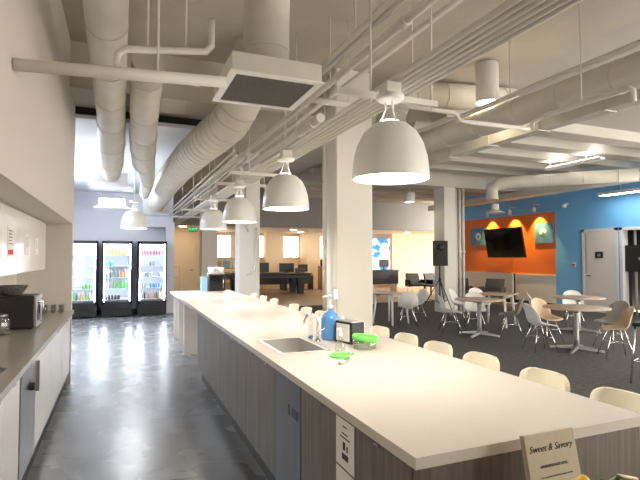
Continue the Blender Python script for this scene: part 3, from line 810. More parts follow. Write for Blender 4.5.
# ceiling diffusers by the fridges
def diffuser(x, y, z, w, label, top):
    t = thing('ceiling_diffuser', label, 'vent', (x, y, z))
    obj('plenum', B().box(-w*0.8, -w*0.8, 0.06, w*0.8, w*0.8, 0.24), 'whitemetal', t)
    obj('flange', B().hexa([(-w*1.1,-w*1.1,0.0),(w*1.1,-w*1.1,0.0),(w*1.1,w*1.1,0.0),(-w*1.1,w*1.1,0.0),(-w*0.8,-w*0.8,0.06),(w*0.8,-w*0.8,0.06),(w*0.8,w*0.8,0.06),(-w*0.8,w*0.8,0.06)]), 'whitemetal', t)
    for sx in (-1, 1): obj('hanger', B().cyl(sx*w*0.6, 0, 0.24, top-z, 0.006, n=8), 'pipe', t)
diffuser(-0.16, 9.22, 2.80, 0.33, 'white square diffuser at the end of the long left duct', 3.419)
diffuser(-0.18, 12.4, 2.72, 0.36, 'lower white diffuser hung nearer the fridges on the left', 3.419)
t = thing('plenum_box', 'white plenum box at the end of the fat bent duct near the fridges', 'duct', (0.86, 13.5, 2.72))
obj('box', B().box(-0.32, -0.29, 0, 0.32, 0.3, 0.55), 'whitemetal', t)
obj('flange', B().box(-0.36, -0.33, -0.02, 0.36, 0.34, 0.0), 'whitemetal', t)
for sx in (-0.25, 0.25): obj('hanger', B().cyl(sx, 0, 0.55, 0.699, 0.01, n=8), 'pipe', t)

# ------------------------------------------------------------------ pipes and conduits
def pipe(pts, r, label, rods=(), name='pipe', group=None, collars=()):
    t = thing(name, label, 'pipe', group=group)
    obj('run', B().tube(pts, r, 12), 'pipe', t)
    for c in collars:
        obj('coupling', B().tube([Vector(c[0])-Vector(c[1])*0.03, Vector(c[0])+Vector(c[1])*0.03], r*1.35, 12), 'pipe', t)
    for (x, y, z) in rods:
        obj('hanger_rod', B().cyl(x, y, z, CH-0.001, 0.007, n=8), 'pipe', t)
    return t
pipe([(-0.555,3.08,2.66),(0.62,3.1,2.73)], 0.036, 'thick white pipe leaving the left wall across the round duct', [(0.2,3.09,2.73)])
pipe([(0.60,3.55,3.34),(0.60,3.55,3.15),(0.56,3.55,3.10),(0.02,3.55,3.03),(-0.03,3.55,2.99),(-0.04,3.55,2.92),(0.02,3.55,2.88),(0.52,3.55,2.86)], 0.026, 'white return bend pipe below the ceiling beside the left duct', [(0.16,3.55,3.05),(0.42,3.55,3.09)])
pipe([(1.545,-0.5,3.2),(1.545,3.85,3.2)], 0.022, 'left one of the twin white rails at the top of the picture', [(1.545,1.2,3.2)])
pipe([(1.605,-0.5,3.2),(1.605,3.85,3.2)], 0.022, 'right one of the twin white rails at the top of the picture', [(1.605,3.2,3.2)])
pipe([(1.66,-0.5,3.1),(1.64,16,3.1)], 0.030, 'single long white pipe right of the square return grille', [(1.66,y,3.1) for y in (2.4,5.0,8.0,11.0)], collars=[((1.656,2.6,3.1),(0,1,0)),((1.653,4.4,3.1),(0,1,0))])
# main bundle
CB = [1.53+0.047*k for k in range(6)]
for k, x in enumerate(CB):
    pipe([(x,-0.5,2.685),(x,18.6,2.685)], 0.0165, 'thin white conduit in the tight parallel bundle above the pendants', name='conduit', group='conduits in the bundle above the pendants')
for k, (x, z) in enumerate(((1.22,2.84),(1.27,2.80),(1.32,2.86),(1.37,2.79),(1.42,2.84),(1.47,2.80))):
    pipe([(x,5.6+0.15*k,z),(x-0.02,14.8,z-0.02)], 0.014, 'thin white conduit in the loose far bundle left of the pendants', name='conduit', group='loose conduits left of the pendants')
for k, (x, z) in enumerate(((1.86,3.3),(1.94,3.34),(2.04,3.3),(2.3,3.5))):
    pipe([(x,-0.5,z),(x,18.0,z)], 0.02, 'white conduit running high above the main bundle', name='conduit', group='high conduits near the slab')
# struts holding the bundle
for i, y in enumerate((2.75, 5.95, 6.9, 8.9, 11, 13)):
    t = thing('conduit_strut', ['strut rail with rods just behind the nearest pendant', 'strut rail with rods behind the second pendant', 'strut rail behind the third pendant', 'strut rail behind the fourth pendant', 'strut rail over the far end of the island', 'farthest strut rail near the fridge wall'][i], 'bracket', (0, y, 0))
    obj('channel', B().box(1.24, -0.02, 2.628, 2.0, 0.02, 2.668), 'pipe', t)
    for x in (1.49, 1.96): obj('hanger_rod', B().cyl(x, 0, 2.60, CH-0.001, 0.008, n=8), 'pipe', t)
# boxes carrying the pendants
for i, (x, y, z) in enumerate(((1.51,2.54,2.59),(1.52,4.58,2.595),(1.52,6.6,2.60),(1.49,8.45,2.60))):
    solo('junction_box', B().box(-0.05, -0.05, 0.001, 0.05, 0.05, 0.066, bev=0.004), 'pipe', 'white junction box above the ' + ('nearest', 'second', 'third', 'farthest')[i] + ' dome pendant', 'junction box', (x, y, z))
# cross rail and sprinkler pipes
pipe([(1.71,4.55,3.2),(2.35,4.55,3.2)], 0.035, 'horizontal white rail between the twin rails and the pendant', [(1.99,4.55,3.2),(2.2,4.55,3.2)])
pipe([(1.78,4.3,2.95),(1.78,5.4,2.95),(1.75,7.2,2.95)], 0.045, 'insulated white pipe section with fittings right of the grille', [(1.78,5.0,2.95)], collars=[((1.78,4.5,2.95),(0,1,0)),((1.78,4.9,2.95),(0,1,0))])
pipe([(2.35,3.80,3.0),(2.98,3.82,3.0),(3.03,3.83,2.98),(3.05,3.83,2.94),(3.10,3.83,2.93),(3.92,3.8,2.93)], 0.024, 'white sprinkler pipe with a double elbow under the cylinder light', [(2.5,3.80,3.0)])
pipe([(3.95,3.78,2.93),(3.95,3.78,3.0),(3.95,3.6,3.03),(3.95,2.75,3.03),(3.97,2.72,3.0),(3.97,2.72,2.9)], 0.022, 'white sprinkler branch pipe running beneath the large round duct', [(3.95,3.2,3.03)])
pipe([(4.06,-0.5,3.42),(4.06,5.0,3.42),(3.94,6.2,3.42),(3.86,9.0,3.42)], 0.028, 'white pipe just above the large round duct', [(4.06,2.2,3.42),(4.06,4.2,3.42)])
pipe([(2.52,5.95,0.9),(2.52,5.95,4.05)], 0.028, 'vertical white conduit on the left face of the big column', [])
pipe([(2.75,11.274,4.09),(2.75,11.274,2.35),(2.82,11.274,2.2)], 0.025, 'white conduit coming down the middle column front', [])
pts = [(3.0,11.277,2.3),(3.0,11.277,1.5),(2.97,11.277,1.30),(2.88,11.277,1.20),(2.78,11.277,1.18)]
pipe(pts, 0.022, 'curved white conduit loop low on the middle column front', [])
for k, (x, lb) in enumerate(((9.06,'left'), (9.19,'middle'), (9.32,'right'))):
    pipe([(x+0.03,11.6,0.0),(x+0.03,11.6,3.6)], 0.045, lb+' vertical white pipe standing against the column by the loudspeaker', [], collars=[((x+0.03,11.6,1.75),(0,0,1))])
pipe([(2.3,6.8,2.55),(2.1,6.88,2.62),(1.975,6.9,2.645)], 0.018, 'short bent white conduit beside the third pendant', [])
solo('column_switch_box', B().box(-0.03, -0.04, 0, 0.03, 0.04, 0.13, bev=0.004), 'alu', 'small grey switch box low on the conduit of the big column', 'switch', (2.55, 5.70, 1.06))

# ceiling can lights
def can(x, y, z, label, r=0.09, L=0.36, glow='canE'):
    t = thing('cylinder_downlight', label, 'lamp', (x, y, z))
    obj('housing', B().lathe([(r,0),(r,L),(0,L),(0,L-0.01),(r-0.006,L-0.01),(r-0.006,0),(r,0)], n=32), 'shade', t)
    obj('glow_disc', B().lathe([(0,0.03),(r-0.008,0.03),(r-0.008,0.025),(0,0.025)], n=24), glow, t)
    obj('stem', B().cyl(0, 0, L, CH-z-0.001, 0.012, n=10), 'pipe', t)
can(4.32, 4.86, 3.57, 'white cylinder downlight hanging from the slab right of the pendants', 0.142, 0.50)
can(7.9, 12.2, 3.22, 'far white cylinder fixture with wide rim left of the loudspeaker column', 0.16, 0.28)
def brim(x, y, z, label):
    t = thing('disc_pendant', label, 'lamp', (x, y, z))
    obj('brim', B().lathe([(0.0,0.06),(0.10,0.06),(0.26,0.0),(0.27,0.0),(0.11,0.075),(0,0.075)], n=32), 'shade', t)
    obj('housing', B().cyl(0, 0, 0.076, 0.26, 0.11, n=24), 'shade', t)
    obj('stem', B().cyl(0, 0, 0.26, CH-0.001-z, 0.012, n=8), 'pipe', t)
brim(10.2, 11.2, 2.9, 'white wide brimmed ceiling pendant in front of the orange wall')
for i, y in enumerate((14.2, 13.07, 12.0)):
    t = thing('wall_washer', 'small spotlight above the orange wall, ' + ('farthest of three', 'middle of three', 'nearest of three'), 'lamp', (12.55, y, 3.05)) if False else thing('wall_washer', ['spotlight above the left blue picture', 'spotlight above the television', 'spotlight above the right blue picture'][i] + ' on the orange wall', 'lamp', (12.55, y, 3.08))
    obj('housing', B().lathe([(0.05,0),(0.05,0.14),(0,0.14),(0,0.13),(0.044,0.13),(0.044,0),(0.05,0)], n=20), 'shade', t)
    obj('arm', B().tube([(0,0,0.14),(0,0,0.25),(0.245,0,0.25)], 0.012, 8), 'shade', t)
    obj('glow_disc', B().lathe([(0,0.05),(0.042,0.05),(0.042,0.046),(0,0.046)], n=16), 'shade', t)
    ld = bpy.data.lights.new('wall_washer_lamp', 'SPOT'); ld.energy = 170; ld.color = (1.0, 0.62, 0.18); ld.spot_size = 1.5; ld.spot_blend = 0.6; ld.shadow_soft_size = 0.03
    lo = bpy.data.objects.new('wall_washer_lamp', ld); COL.objects.link(lo); lo.parent = t; lo.location = (0, 0, 0.03); lo.rotation_euler = (0, math.radians(-14), 0)
t = thing('linear_light', 'long white linear light fixture on the blue wall above the doors', 'lamp', (12.25, 0, 3.28))
obj('housing', B().box(-0.12, 5.5, 0.0, 0.12, 9.4, 0.08, bev=0.01), 'shade', t)
for y, h in ((6.2, CH), (8.8, CH-0.16)): obj('hanger_rod', B().cyl(0, y, 0.08, h-0.001-3.28, 0.008, n=8), 'pipe', t)
obj('diffuser', B().box(-0.10, 5.55, -0.006, 0.10, 9.35, -0.0005), 'lineE', t)
t = thing('linear_light', 'thin linear bar with added upward glow under the ribbed ceiling above the round tables', 'lamp', (9.75, 0, 3.74))
obj('housing', B().box(-0.08, 7.4, 0.0, 0.08, 8.9, 0.06, bev=0.01), 'shade', t)
obj('diffuser', B().box(-0.065, 7.45, 0.0605, 0.065, 8.85, 0.066), 'lineE', t)  # upward glow added to brighten the cafe side
for y in (7.8, 8.8): obj('hanger_rod', B().cyl(0, y, 0.06, CH-0.161-3.74, 0.008, n=8), 'pipe', t)
t = thing('wall_camera', 'small white fixture high on the blue wall left of the door', 'fixture', (12.72, 10.94, 3.22))
obj('bracket', B().box(-0.01, -0.05, 0.0, 0.079, 0.05, 0.05), 'shade', t)
obj('head', B().lathe([(0,-0.10),(0.05,-0.09),(0.07,-0.04),(0.07,0.0),(0,0.0)], (-0.04,0,0), 20), 'shade', t)
# recessed warm lights of the office and the hallway
for i, (x, y) in enumerate(((2.3, 20.0), (5.4, 20.6), (7.2, 20.6), (9.0, 20.6), (11.0, 20.8), (13.3, 20.8), (5.4, 22.6), (8.2, 22.4), (10.4, 22.6))):
    t = thing('recessed_light', ['warm round recessed ceiling light in the hallway by the exit sign', 'warm recessed office light, leftmost of front row', 'warm recessed office light, second from left in front row',
         'warm recessed office light left of the big column', 'warm recessed office light right of the big column', 'warm recessed office light by the loudspeaker', 'warm recessed office light above the left desk', 'warm recessed office light in the middle of the back row', 'warm recessed office light over the oak drawers'][i], 'lamp', (x, y, 2.83))
    obj('trim_ring', B().lathe([(0.19,-0.001),(0.19,-0.012),(0.16,-0.012),(0.16,-0.001),(0.19,-0.001)], n=28), 'shade', t)
    obj('glow_disc', B().lathe([(0,-0.004),(0.158,-0.004),(0.158,-0.008),(0,-0.008)], n=24), 'warmE', t)

# ------------------------------------------------------------------ cafe furniture
def make_cafe_chair(shell, leg, label):
    t = thing('cafe_chair', label, 'chair')
    prof = [(0.215,0.425,0.17,(-0.03,0)),(0.20,0.448,0.205,(-0.01,0)),(0.12,0.447,0.22,(0,0.02)),(0.0,0.436,0.225,(0,0.045)),(-0.11,0.440,0.225,(0.01,0.065)),
            (-0.17,0.475,0.225,(0.05,0.06)),(-0.205,0.55,0.225,(0.075,0.03)),(-0.225,0.64,0.215,(0.07,0.0)),(-0.245,0.73,0.195,(0.05,-0.015)),(-0.258,0.79,0.165,(0.03,-0.03)),(-0.263,0.815,0.11,(0.015,-0.02))]
    obj('seat_shell', B().grid(shell_rows(prof, 11), -0.010), shell, t)
    for sx in (-1, 1):
        for sy in (-1, 1):
            obj('leg', B().tube([(sx*0.10, sy*0.09-0.02, 0.432), (sx*0.215, sy*0.21-0.02, 0.0)], 0.0095, 10), leg, t)
    obj('brace', B().tube([(0.15,0.12,0.24),(-0.15,-0.16,0.24)], 0.005, 6).tube([(-0.15,0.12,0.24),(0.15,-0.16,0.24)], 0.005, 6).tube([(0.10,0.07,0.428),(-0.10,0.07,0.428)], 0.008, 6).tube([(0.10,-0.11,0.428),(-0.10,-0.11,0.428)], 0.008, 6), leg, t)
    return t
CH0 = {}
def chair(kind, x, y, toward, label):
    rz = math.atan2(toward[1], toward[0])-PI/2
    if kind not in CH0:
        CH0[kind] = make_cafe_chair({'w': 'shellw', 't': 'shellt', 'n': 'shelln'}[kind], 'chrome', label)
        o = CH0[kind]
    else: o = dup(CH0[kind], (0,0,0))
    o.location = (x, y, 0); o.rotation_euler = (0, 0, rz); o['label'] = label
    return o
def round_table(x, y, d, label):
    t = thing('round_table', label, 'table', (x, y, 0), 0.5)
    obj('tabletop', B().lathe([(0,0.715),(d/2-0.01,0.715),(d/2,0.722),(d/2,0.738),(d/2-0.006,0.742),(0,0.742)], n=56), 'ttop', t)
    obj('pedestal', B().lathe([(0,0.06),(0.05,0.06),(0.042,0.2),(0.04,0.6),(0.05,0.68),(0,0.68)], n=24), 'alu', t)
    obj('top_bracket', B().box(-0.25, -0.03, 0.68, 0.25, 0.03, 0.714).box(-0.03, -0.25, 0.68, 0.03, 0.25, 0.714), 'alu', t)
    for k in range(4):
        a = k*PI/2
        f = B().hexa([(0.0,-0.04,0.03),(0.42,-0.025,0.01),(0.42,0.025,0.01),(0.0,0.04,0.03),(0.0,-0.035,0.09),(0.42,-0.02,0.035),(0.42,0.02,0.035),(0.0,0.035,0.09)])
        f.cyl(0.40, 0, 0, 0.012, 0.022, n=12)
        obj('base_foot', f.xf(Matrix.Rotation(a, 4, 'Z')), 'alu', t)
    return t
def leg_table(x, y, w, rz, label, top='ttop'):
    t = thing('square_table', label, 'table', (x, y, 0), rz)
    obj('tabletop', B().box(-w/2, -w/2, 0.715, w/2, w/2, 0.742, bev=0.008), top, t)
    for sx in (-1, 1):
        for sy in (-1, 1):
            obj('leg', B().tube([(sx*(w/2-0.12), sy*(w/2-0.12), 0.715), (sx*(w/2-0.06), sy*(w/2-0.06), 0)], [0.03, 0.02], 12), 'whitemetal', t)
    obj('apron', B().box(-w/2+0.12, -w/2+0.10, 0.67, w/2-0.12, -w/2+0.13, 0.714).box(-w/2+0.12, w/2-0.13, 0.67, w/2-0.12, w/2-0.10, 0.714), 'whitemetal', t)
    return t
RT = (0.924, -0.381)
round_table(6.82, 7.98, 0.98, 'round pale wood pedestal table in front of the loudspeaker column')
round_table(7.28, 6.08, 1.06, 'nearest round pale wood pedestal table at the right')
round_table(9.12, 7.56, 1.03, 'round pale wood table behind the nearest round one, by the blue wall')
leg_table(8.2, 9.0, 0.78, 0.5, 'pale table with splayed white legs behind the front pedestal table')
leg_table(6.05, 10.2, 0.72, 0.35, 'white legged square table just right of the big column')
chair('w', 6.45, 8.42, (0.9,-0.45), 'white shell chair at the left of the front pedestal table, seen side on')
chair('t', 7.28, 7.62, (-0.75,0.65), 'taupe shell chair at the right of the front pedestal table')
chair('w', 7.25, 8.62, (-0.5,-0.8), 'white shell chair tucked behind the front pedestal table')
chair('w', 7.75, 9.75, (0.5,-0.8), 'white shell chair left behind the splayed leg table')
chair('w', 8.35, 9.75, (-0.2,-1), 'white shell chair right behind the splayed leg table')
chair('w', 6.68, 6.28, (0.93,-0.3), 'white shell chair at the left of the nearest round table')
chair('n', 7.45, 6.85, (0.0,-1), 'blond wood shell chair behind the nearest round table')
chair('n', 7.34, 5.43, (-0.75,0.55), 'blond wood shell chair at the right front of the nearest round table')
chair('t', 8.1, 6.05, (-0.95,0.1), 'taupe shell chair right of the nearest round table, toward the door')
chair('w', 9.75, 8.2, (-0.6,-0.7), 'white shell chair behind the table by the blue wall')
chair('w', 8.6, 8.1, (0.6,-0.6), 'white shell chair left of the table by the blue wall')
chair('w', 6.15, 9.62, (0.45,0.9), 'white shell chair at the white legged table, its back to the camera')
chair('w', 6.75, 10.2, (-1,0.1), 'white shell chair on the right side of the white legged table')
chair('w', 5.6, 10.75, (0.6,-0.7), 'white shell chair behind the white legged table beside the column')
# bar chair at the right edge
t = thing('bar_chair', 'black bar chair with blond wood back at the right frame edge', 'chair', (6.28, 4.1, 0), math.radians(20))
obj('seat', B().box(-0.2, -0.2, 0.72, 0.2, 0.2, 0.77, bev=0.015), 'black', t)
rows = [[(-0.2+0.4*k/8, -0.2-0.05*math.sin(PI*k/8), z) for k in range(9)] for z in (0.92, 0.97, 1.02, 1.06)]
obj('backrest', B().grid(rows, 0.014), 'shelln', t)
obj('back_pad', B().box(-0.17, -0.212, 0.78, 0.17, -0.192, 0.95, bev=0.006), 'black', t)
for sx in (-1, 1):
    obj('leg', B().tube([(sx*0.17,0.17,0.72),(sx*0.21,0.22,0)], 0.012, 10), 'chrome', t)
    obj('leg', B().tube([(sx*0.18,-0.20,0.98),(sx*0.18,-0.19,0.72),(sx*0.21,-0.24,0)], 0.012, 10), 'chrome', t)
obj('footrest', B().tube([(-0.19,0.2,0.28),(0.19,0.2,0.28)], 0.009, 8).tube([(-0.19,-0.22,0.28),(0.19,-0.22,0.28)], 0.009, 8).tube([(0.19,0.2,0.28),(0.19,-0.22,0.28)], 0.009, 8).tube([(-0.19,0.2,0.28),(-0.19,-0.22,0.28)], 0.009, 8), 'chrome', t)
# grey lounge chairs by the orange wall
def lounge(x, y, rz, label, m='greyfab'):
    t = thing('lounge_chair', label, 'chair', (x, y, 0), rz)
    obj('seat', B().box(-0.32, -0.3, 0.30, 0.32, 0.3, 0.45, bev=0.04), m, t)
    obj('backrest', B().hexa([(-0.32,-0.34,0.40),(0.32,-0.34,0.40),(0.32,-0.22,0.40),(-0.32,-0.22,0.40),(-0.30,-0.46,0.86),(0.30,-0.46,0.86),(0.30,-0.38,0.86),(-0.30,-0.38,0.86)]), m, t)
    for sx in (-1, 1):
        obj('arm', B().box(sx*0.36-0.035, -0.3, 0.28, sx*0.36+0.035, 0.25, 0.60, bev=0.02), m, t)
        for sy in (-1, 1): obj('leg', B().cyl(sx*0.28, sy*0.25, 0, 0.30, 0.014, n=8), 'alu', t)
lounge(10.85, 13.6, math.radians(150), 'left charcoal lounge chair against the white dado')
lounge(11.5, 12.85, math.radians(120), 'right charcoal lounge chair against the white dado')
t = thing('white_stand', 'slim white stand with black edge below the television', 'stand', (12.5, 12.95, 0))
obj('post', B().box(-0.04, -0.06, 0.03, 0.04, 0.06, 1.05), 'whitemetal', t)
obj('edge_strip', B().box(0.0, -0.10, 0.03, 0.04, -0.061, 1.05), 'black', t)
obj('base', B().box(-0.18, -0.2, 0, 0.18, 0.2, 0.03), 'whitemetal', t)

# loudspeaker on its stand
t = thing('loudspeaker', 'black loudspeaker on a tripod in front of the white column', 'speaker', (8.1, 11.05, 1.36), math.radians(-30))
obj('cabinet', B().hexa([(-0.2,-0.19,0),(0.2,-0.19,0),(0.15,0.17,0),(-0.15,0.17,0),(-0.2,-0.19,0.68),(0.2,-0.19,0.68),(0.15,0.17,0.68),(-0.15,0.17,0.68)]), 'black', t)
g = B().box(-0.185, -0.2, 0.03, 0.185, -0.191, 0.65, bev=0.004)
obj('grille', g, 'kick', t)
obj('handle', B().tube([(-0.08,-0.21,0.38),(-0.08,-0.225,0.36),(-0.08,-0.225,0.26),(-0.08,-0.21,0.24)], 0.01, 6), 'kick', t)
obj('horn', B().lathe([(0.0,0.012),(0.05,0.012),(0.09,0.0),(0.0,0.0)], n=20).xf(Matrix.Translation((0,-0.2,0.5)) @ Matrix.Rotation(PI/2, 4, 'X')), 'black', t)
t = thing('speaker_stand', 'black tripod stand carrying the loudspeaker by the column', 'stand', (8.1, 11.05, 0))
obj('pole', B().cyl(0, 0, 0.35, 1.355, 0.018, n=12), 'black', t)
obj('collar', B().cyl(0, 0, 0.92, 1.02, 0.035, n=12).cyl(0, 0, 0.33, 0.40, 0.035, n=12), 'black', t)
for k in range(3):
    a = 2*PI*k/3+0.6
    c, s = math.cos(a), math.sin(a)
    l = obj('leg', B().tube([(0.02*c,0.02*s,0.96),(0.58*c,0.58*s,0.012)], 0.013, 8), 'black', t)
    obj('brace', B().tube([(0.02*c,0.02*s,0.37),(0.32*c,0.32*s,0.45)], 0.009, 8), 'black', l)

# television, pictures, doors, plaque
t = thing('television', 'large black wall television tilted on the orange wall', 'television', (12.58, 13.42, 2.1))
t.rotation_euler = (0, math.radians(-10), math.radians(-2))
obj('bezel', B().box(0, -0.95, -0.53, 0.05, 0.95, 0.53, bev=0.006), 'black', t)
obj('screen', B().box(-0.003, -0.93, -0.51, -0.0005, 0.93, 0.51), 'blackgloss', t)
obj('wall_bracket', B().box(0.051, -0.25, -0.12, 0.12, 0.25, 0.12), 'black', t)
for i, (y0, y1) in enumerate(((14.45, 15.4), (11.46, 12.18))):
    t = thing('framed_print', ['blue print with pale emblem left of the television', 'blue print with pale emblem right of the television'][i], 'picture', (12.78, (y0+y1)/2, 2.38))
    h = (y1-y0)/2
    obj('canvas', B().box(-0.02, -h, -0.33, 0.019, h, 0.33), 'artblue', t)
    obj('emblem', B().lathe([(0,0.003),(0.15,0.003),(0.15,0.0),(0,0.0)], n=28).xf(Matrix.Translation((-0.0205,0.02,0)) @ Matrix.Rotation(-PI/2, 4, 'Y')), 'paper', t)
    obj('emblem_mark', B().box(-0.0255, -0.03, -0.05, -0.0242, 0.06, 0.06), 'artblue', t)
# door_1
fr = B().box(XW-0.035, 9.30, 0, XW-0.001, 9.38, 2.42).box(XW-0.035, 10.34, 0, XW-0.001, 10.42, 2.42).box(XW-0.035, 9.30, 2.34, XW-0.001, 10.42, 2.42)
d1 = struct('door_1', fr, 'whitemetal')
lf = obj('leaf', B().box(XW-0.03, 9.385, 0.01, XW-0.004, 10.335, 2.335), 'dado', d1); lf['kind'] = 'structure'
hd = obj('handle', B().tube([(XW-0.03,10.25,1.05),(XW-0.08,10.25,1.05),(XW-0.08,10.12,1.05)], 0.013, 8), 'black', d1); hd['kind'] = 'structure'
hg = obj('hinge_strip', B().box(XW-0.033, 10.27, 1.12, XW-0.0305, 10.31, 2.3), 'alu', d1); hg['kind'] = 'structure'
t = thing('door_plaque', 'small black plaque on the white door in the blue wall', 'sign', (XW-0.042, 9.86, 1.66))
obj('plate', B().box(0, -0.12, -0.09, 0.011, 0.12, 0.09), 'black', t)
obj('pictogram', B().box(-0.001, -0.05, -0.04, -0.0001, 0.05, 0.03), 'alu', t)
t = thing('alarm_call_point', 'small red and white wall switch left of the white door', 'switch', (XW-0.025, 10.72, 1.36))
obj('plate', B().box(0, -0.05, -0.07, 0.024, 0.05, 0.07), 'shade', t)
obj('button', B().box(-0.008, -0.03, -0.035, -0.0005, 0.03, 0.03), 'red', t)
# black screen with pale emblem in the open doorway
t = thing('emblem_screen', 'black panel with a pale cross shaped emblem in the open doorway', 'screen', (XW+0.05, 8.62, 1.2))
obj('panel', B().box(0, -0.52, 0, 0.05, 0.52, 0.72), 'black', t)
e = B().box(-0.004, -0.05, 0.12, -0.0005, 0.0, 0.60).box(-0.004, -0.2, 0.32, -0.0005, 0.14, 0.40)
e.lathe([(0,0.003),(0.11,0.003),(0.11,0),(0,0)], n=24)
eb = B().box(-0.004, -0.055, 0.12, -0.0008, -0.005, 0.60).box(-0.0045, -0.2, 0.315, -0.0012, 0.15, 0.395)
obj('emblem', eb, 'alu', t)
for y in (-0.4, 0.4): obj('support', B().box(0.012, y-0.02, -1.2, 0.038, y+0.02, -0.001), 'black', t)
pipe([(XW+0.3, 9.02, 0.0), (XW+0.3, 9.02, 2.899)], 0.035, 'white upright pole inside the open dark doorway', [])

# exit sign
t = thing('exit_sign', 'green lit EXIT sign hanging at the hallway soffit', 'sign', (2.6, 19.05, 2.56))
obj('housing', B().box(-0.17, 0, 0, 0.17, 0.04, 0.2), 'shade', t)
obj('face', B().box(-0.155, -0.004, 0.015, 0.155, -0.0005, 0.185), 'soffit', t)
text('lettering', 'EXIT', 0.15, 'exitE', t, (0, -0.006, 0.1), (PI/2, 0, 0))
obj('bracket', B().box(-0.03, 0.01, 0.2, 0.03, 0.03, 0.269), 'shade', t)
# hallway door and railing
d3 = struct('door_3', B().box(2.02, 20.97, 0, 2.08, 20.999, 2.2).box(2.95, 20.97, 0, 3.01, 20.999, 2.2).box(2.02, 20.97, 2.14, 3.01, 20.999, 2.2), 'cream')
lf = obj('leaf', B().box(2.085, 20.98, 0.01, 2.945, 20.998, 2.135), 'cream', d3); lf['kind'] = 'structure'
hd = obj('handle', B().tube([(2.85,20.975,1.05),(2.85,20.93,1.05),(2.74,20.93,1.05)], 0.014, 8), 'black', d3); hd['kind'] = 'structure'
t = thing('hall_rack', 'thin dark metal rack at the hallway entrance beyond the fridge wall', 'rack', (1.8, 18.2, 0))
for x in (-0.25, 0.2): obj('post', B().box(x-0.012, -0.012, 0, x+0.012, 0.012, 1.25), 'alu', t)
for z in (0.85, 1.23): obj('rail', B().box(-0.25, -0.01, z, 0.2, 0.01, z+0.02), 'alu', t)

# ------------------------------------------------------------------ back office furniture
t = thing('pool_table', 'long black pool table in front of the back office', 'table', (5.95, 20.45, 0))
obj('frame', B().box(-1.75, -0.75, 0.68, 1.75, 0.75, 0.84, bev=0.02), 'black', t)
obj('rail', B().box(-1.8, -0.8, 0.84, 1.8, -0.66, 0.90, bev=0.015).box(-1.8, 0.66, 0.84, 1.8, 0.8, 0.90, bev=0.015).box(-1.8, -0.66, 0.84, -1.66, 0.66, 0.90, bev=0.015).box(1.66, -0.66, 0.84, 1.8, 0.66, 0.90, bev=0.015), 'black', t)
obj('cloth', B().box(-1.66, -0.66, 0.8405, 1.66, 0.66, 0.85), 'felt', t)
for sx in (-1.35, 1.35):
    for sy in (-0.5, 0.5): obj('leg', B().hexa([(sx-0.11,sy-0.11,0),(sx+0.11,sy-0.11,0),(sx+0.11,sy+0.11,0),(sx-0.11,sy+0.11,0),(sx-0.16,sy-0.16,0.68),(sx+0.16,sy-0.16,0.68),(sx+0.16,sy+0.16,0.68),(sx-0.16,sy+0.16,0.68)]), 'black', t)
def desk(x, y, w, label, m='black', top='ttop'):
    t = thing('desk', label, 'desk', (x, y, 0))
    obj('desktop', B().box(-w/2, -0.35, 0.71, w/2, 0.35, 0.74), top, t)
    obj('modesty_panel', B().box(-w/2+0.05, -0.30, 0.30, w/2-0.05, -0.28, 0.709), m, t)
    for sx in (-1, 1): obj('leg', B().box(sx*(w/2-0.03)-0.025, -0.33, 0, sx*(w/2-0.03)+0.025, 0.33, 0.709), 'black', t)
def monitor(x, y, z, w, h, label, rz=0):
    t = thing('monitor', label, 'monitor', (x, y, z), rz)
    obj('screen', B().box(-w/2, -0.02, 0.14, w/2, 0.02, 0.14+h, bev=0.005), 'black', t)
    obj('stand', B().box(-0.03, 0.021, 0.015, 0.03, 0.05, 0.3), 'black', t)
    obj('base', B().box(-0.13, -0.09, 0, 0.13, 0.1, 0.014), 'black', t)
def task_chair(x, y, rz, label):
    t = thing('task_chair', label, 'chair', (x, y, 0), rz)
    obj('seat', B().box(-0.25, -0.24, 0.44, 0.25, 0.24, 0.51, bev=0.025), 'greyfab', t)
    obj('backrest', B().box(-0.23, -0.30, 0.56, 0.23, -0.24, 1.08, bev=0.02), 'greyfab', t)
    obj('spine', B().tube([(0,-0.1,0.44),(0,-0.28,0.47),(0,-0.29,0.6)], 0.02, 8), 'black', t)
    obj('column', B().cyl(0, 0, 0.08, 0.44, 0.025, n=10), 'black', t)
    for k in range(5):
        a = 2*PI*k/5
        obj('base_arm', B().tube([(0,0,0.1),(0.3*math.cos(a),0.3*math.sin(a),0.06)], 0.018, 6).tube([(0.3*math.cos(a)-0.02,0.3*math.sin(a),0.03),(0.3*math.cos(a)+0.02,0.3*math.sin(a),0.03)], 0.03, 10), 'black', t)
desk(6.5, 22.4, 1.6, 'office desk behind the pool table, left one')
desk(8.05, 22.4, 1.4, 'office desk behind the pool table, right one')
monitor(6.25, 22.35, 0.741, 0.66, 0.45, 'black monitor on the left office desk')
monitor(7.45, 22.3, 0.741, 0.75, 0.42, 'black monitor on the right office desk, left one')
monitor(8.30, 22.35, 0.741, 0.5, 0.36, 'small black monitor on the right office desk, right one')
task_chair(5.6, 21.72, 0.1, 'charcoal task chair behind the pool table, left')
task_chair(7.9, 21.7, -0.3, 'charcoal task chair behind the pool table, right')
t = thing('drawer_unit', 'oak drawer unit with black top box left of the big column', 'cabinet', (9.6, 22.1, 0))
obj('body', B().box(-0.5, -0.25, 0, 0.5, 0.25, 1.15), 'brown', t)
for k in range(3): obj('drawer', B().box(-0.48, -0.27, 0.05+k*0.36, 0.48, -0.251, 0.38+k*0.36), 'brown', t)
solo('printer', B().box(-0.4, -0.2, 0, 0.4, 0.2, 0.32, bev=0.02), 'black', 'black printer standing on the oak drawer unit', 'printer', (9.6, 22.1, 1.151))
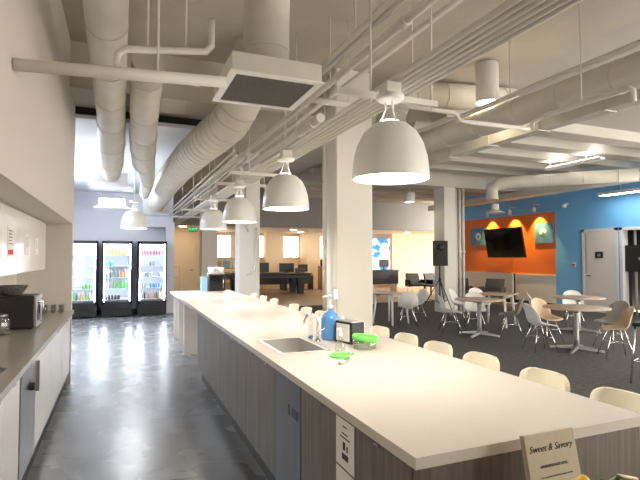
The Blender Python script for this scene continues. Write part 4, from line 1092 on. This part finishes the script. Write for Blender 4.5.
# shelf of office clutter at the left
t = thing('office_shelf', 'brown open shelf with boxes left of the middle column', 'shelf', (4.7, 22.6, 0))
for z in (0.02, 0.55, 1.05, 1.5): obj('board', B().box(-0.75, -0.18, z, 0.75, 0.18, z+0.03), 'brown', t)
for x in (-0.75, 0.72): obj('side', B().box(x, -0.18, 0, x+0.03, 0.18, 1.6), 'brown', t)
k = 0
for z in (0.051, 0.581, 1.081):
    for x in (-0.5, -0.1, 0.35):
        m = random.choice(['brown', 'paper', 'bluebox', 'black', 'board'])
        cn = {'brown': 'brown', 'paper': 'white', 'bluebox': 'blue', 'black': 'black', 'board': 'tan'}[m]
        h = random.uniform(0.2, 0.36)
        solo('storage_box', B().box(-0.15, -0.12, 0, 0.15, 0.12, h, bev=0.005), m, cn+' box at the '+('left', 'centre', 'right')[(-0.5, -0.1, 0.35).index(x)]+' of the '+{0.051: 'bottom', 0.581: 'middle', 1.081: 'top'}[z]+' office shelf', 'box', (4.7+x, 22.6, z))
        k += 1
# right part of the office, seen right of the big column
t = thing('reception_desk', 'black fronted desk right of the big column in the back office', 'desk', (11.35, 19.9, 0))
obj('desktop', B().box(-0.7, -0.35, 0.95, 0.7, 0.35, 1.0), 'black', t)
obj('front_panel', B().box(-0.68, -0.33, 0.35, 0.68, -0.30, 0.949), 'black', t)
for x in (-0.64, 0.64): obj('leg', B().box(x-0.03, -0.28, 0, x+0.03, 0.30, 0.949), 'alu', t)
monitor(11.45, 19.9, 1.001, 0.5, 0.34, 'black monitor on the black fronted desk')
lounge(12.2, 18.4, math.radians(170), 'black low armchair left of the loudspeaker in the back', 'black')
lounge(13.1, 18.2, math.radians(190), 'black low armchair directly behind the loudspeaker', 'black')
solo('coffee_table', B().box(-0.5, -0.3, 0.36, 0.5, 0.3, 0.42).box(-0.45,-0.25,0,-0.4,-0.2,0.36).box(0.4,-0.25,0,0.45,-0.2,0.36).box(-0.45,0.2,0,-0.4,0.25,0.36).box(0.4,0.2,0,0.45,0.25,0.36), 'black', 'low black coffee table before the black armchairs', 'table', (12.5, 17.3, 0))
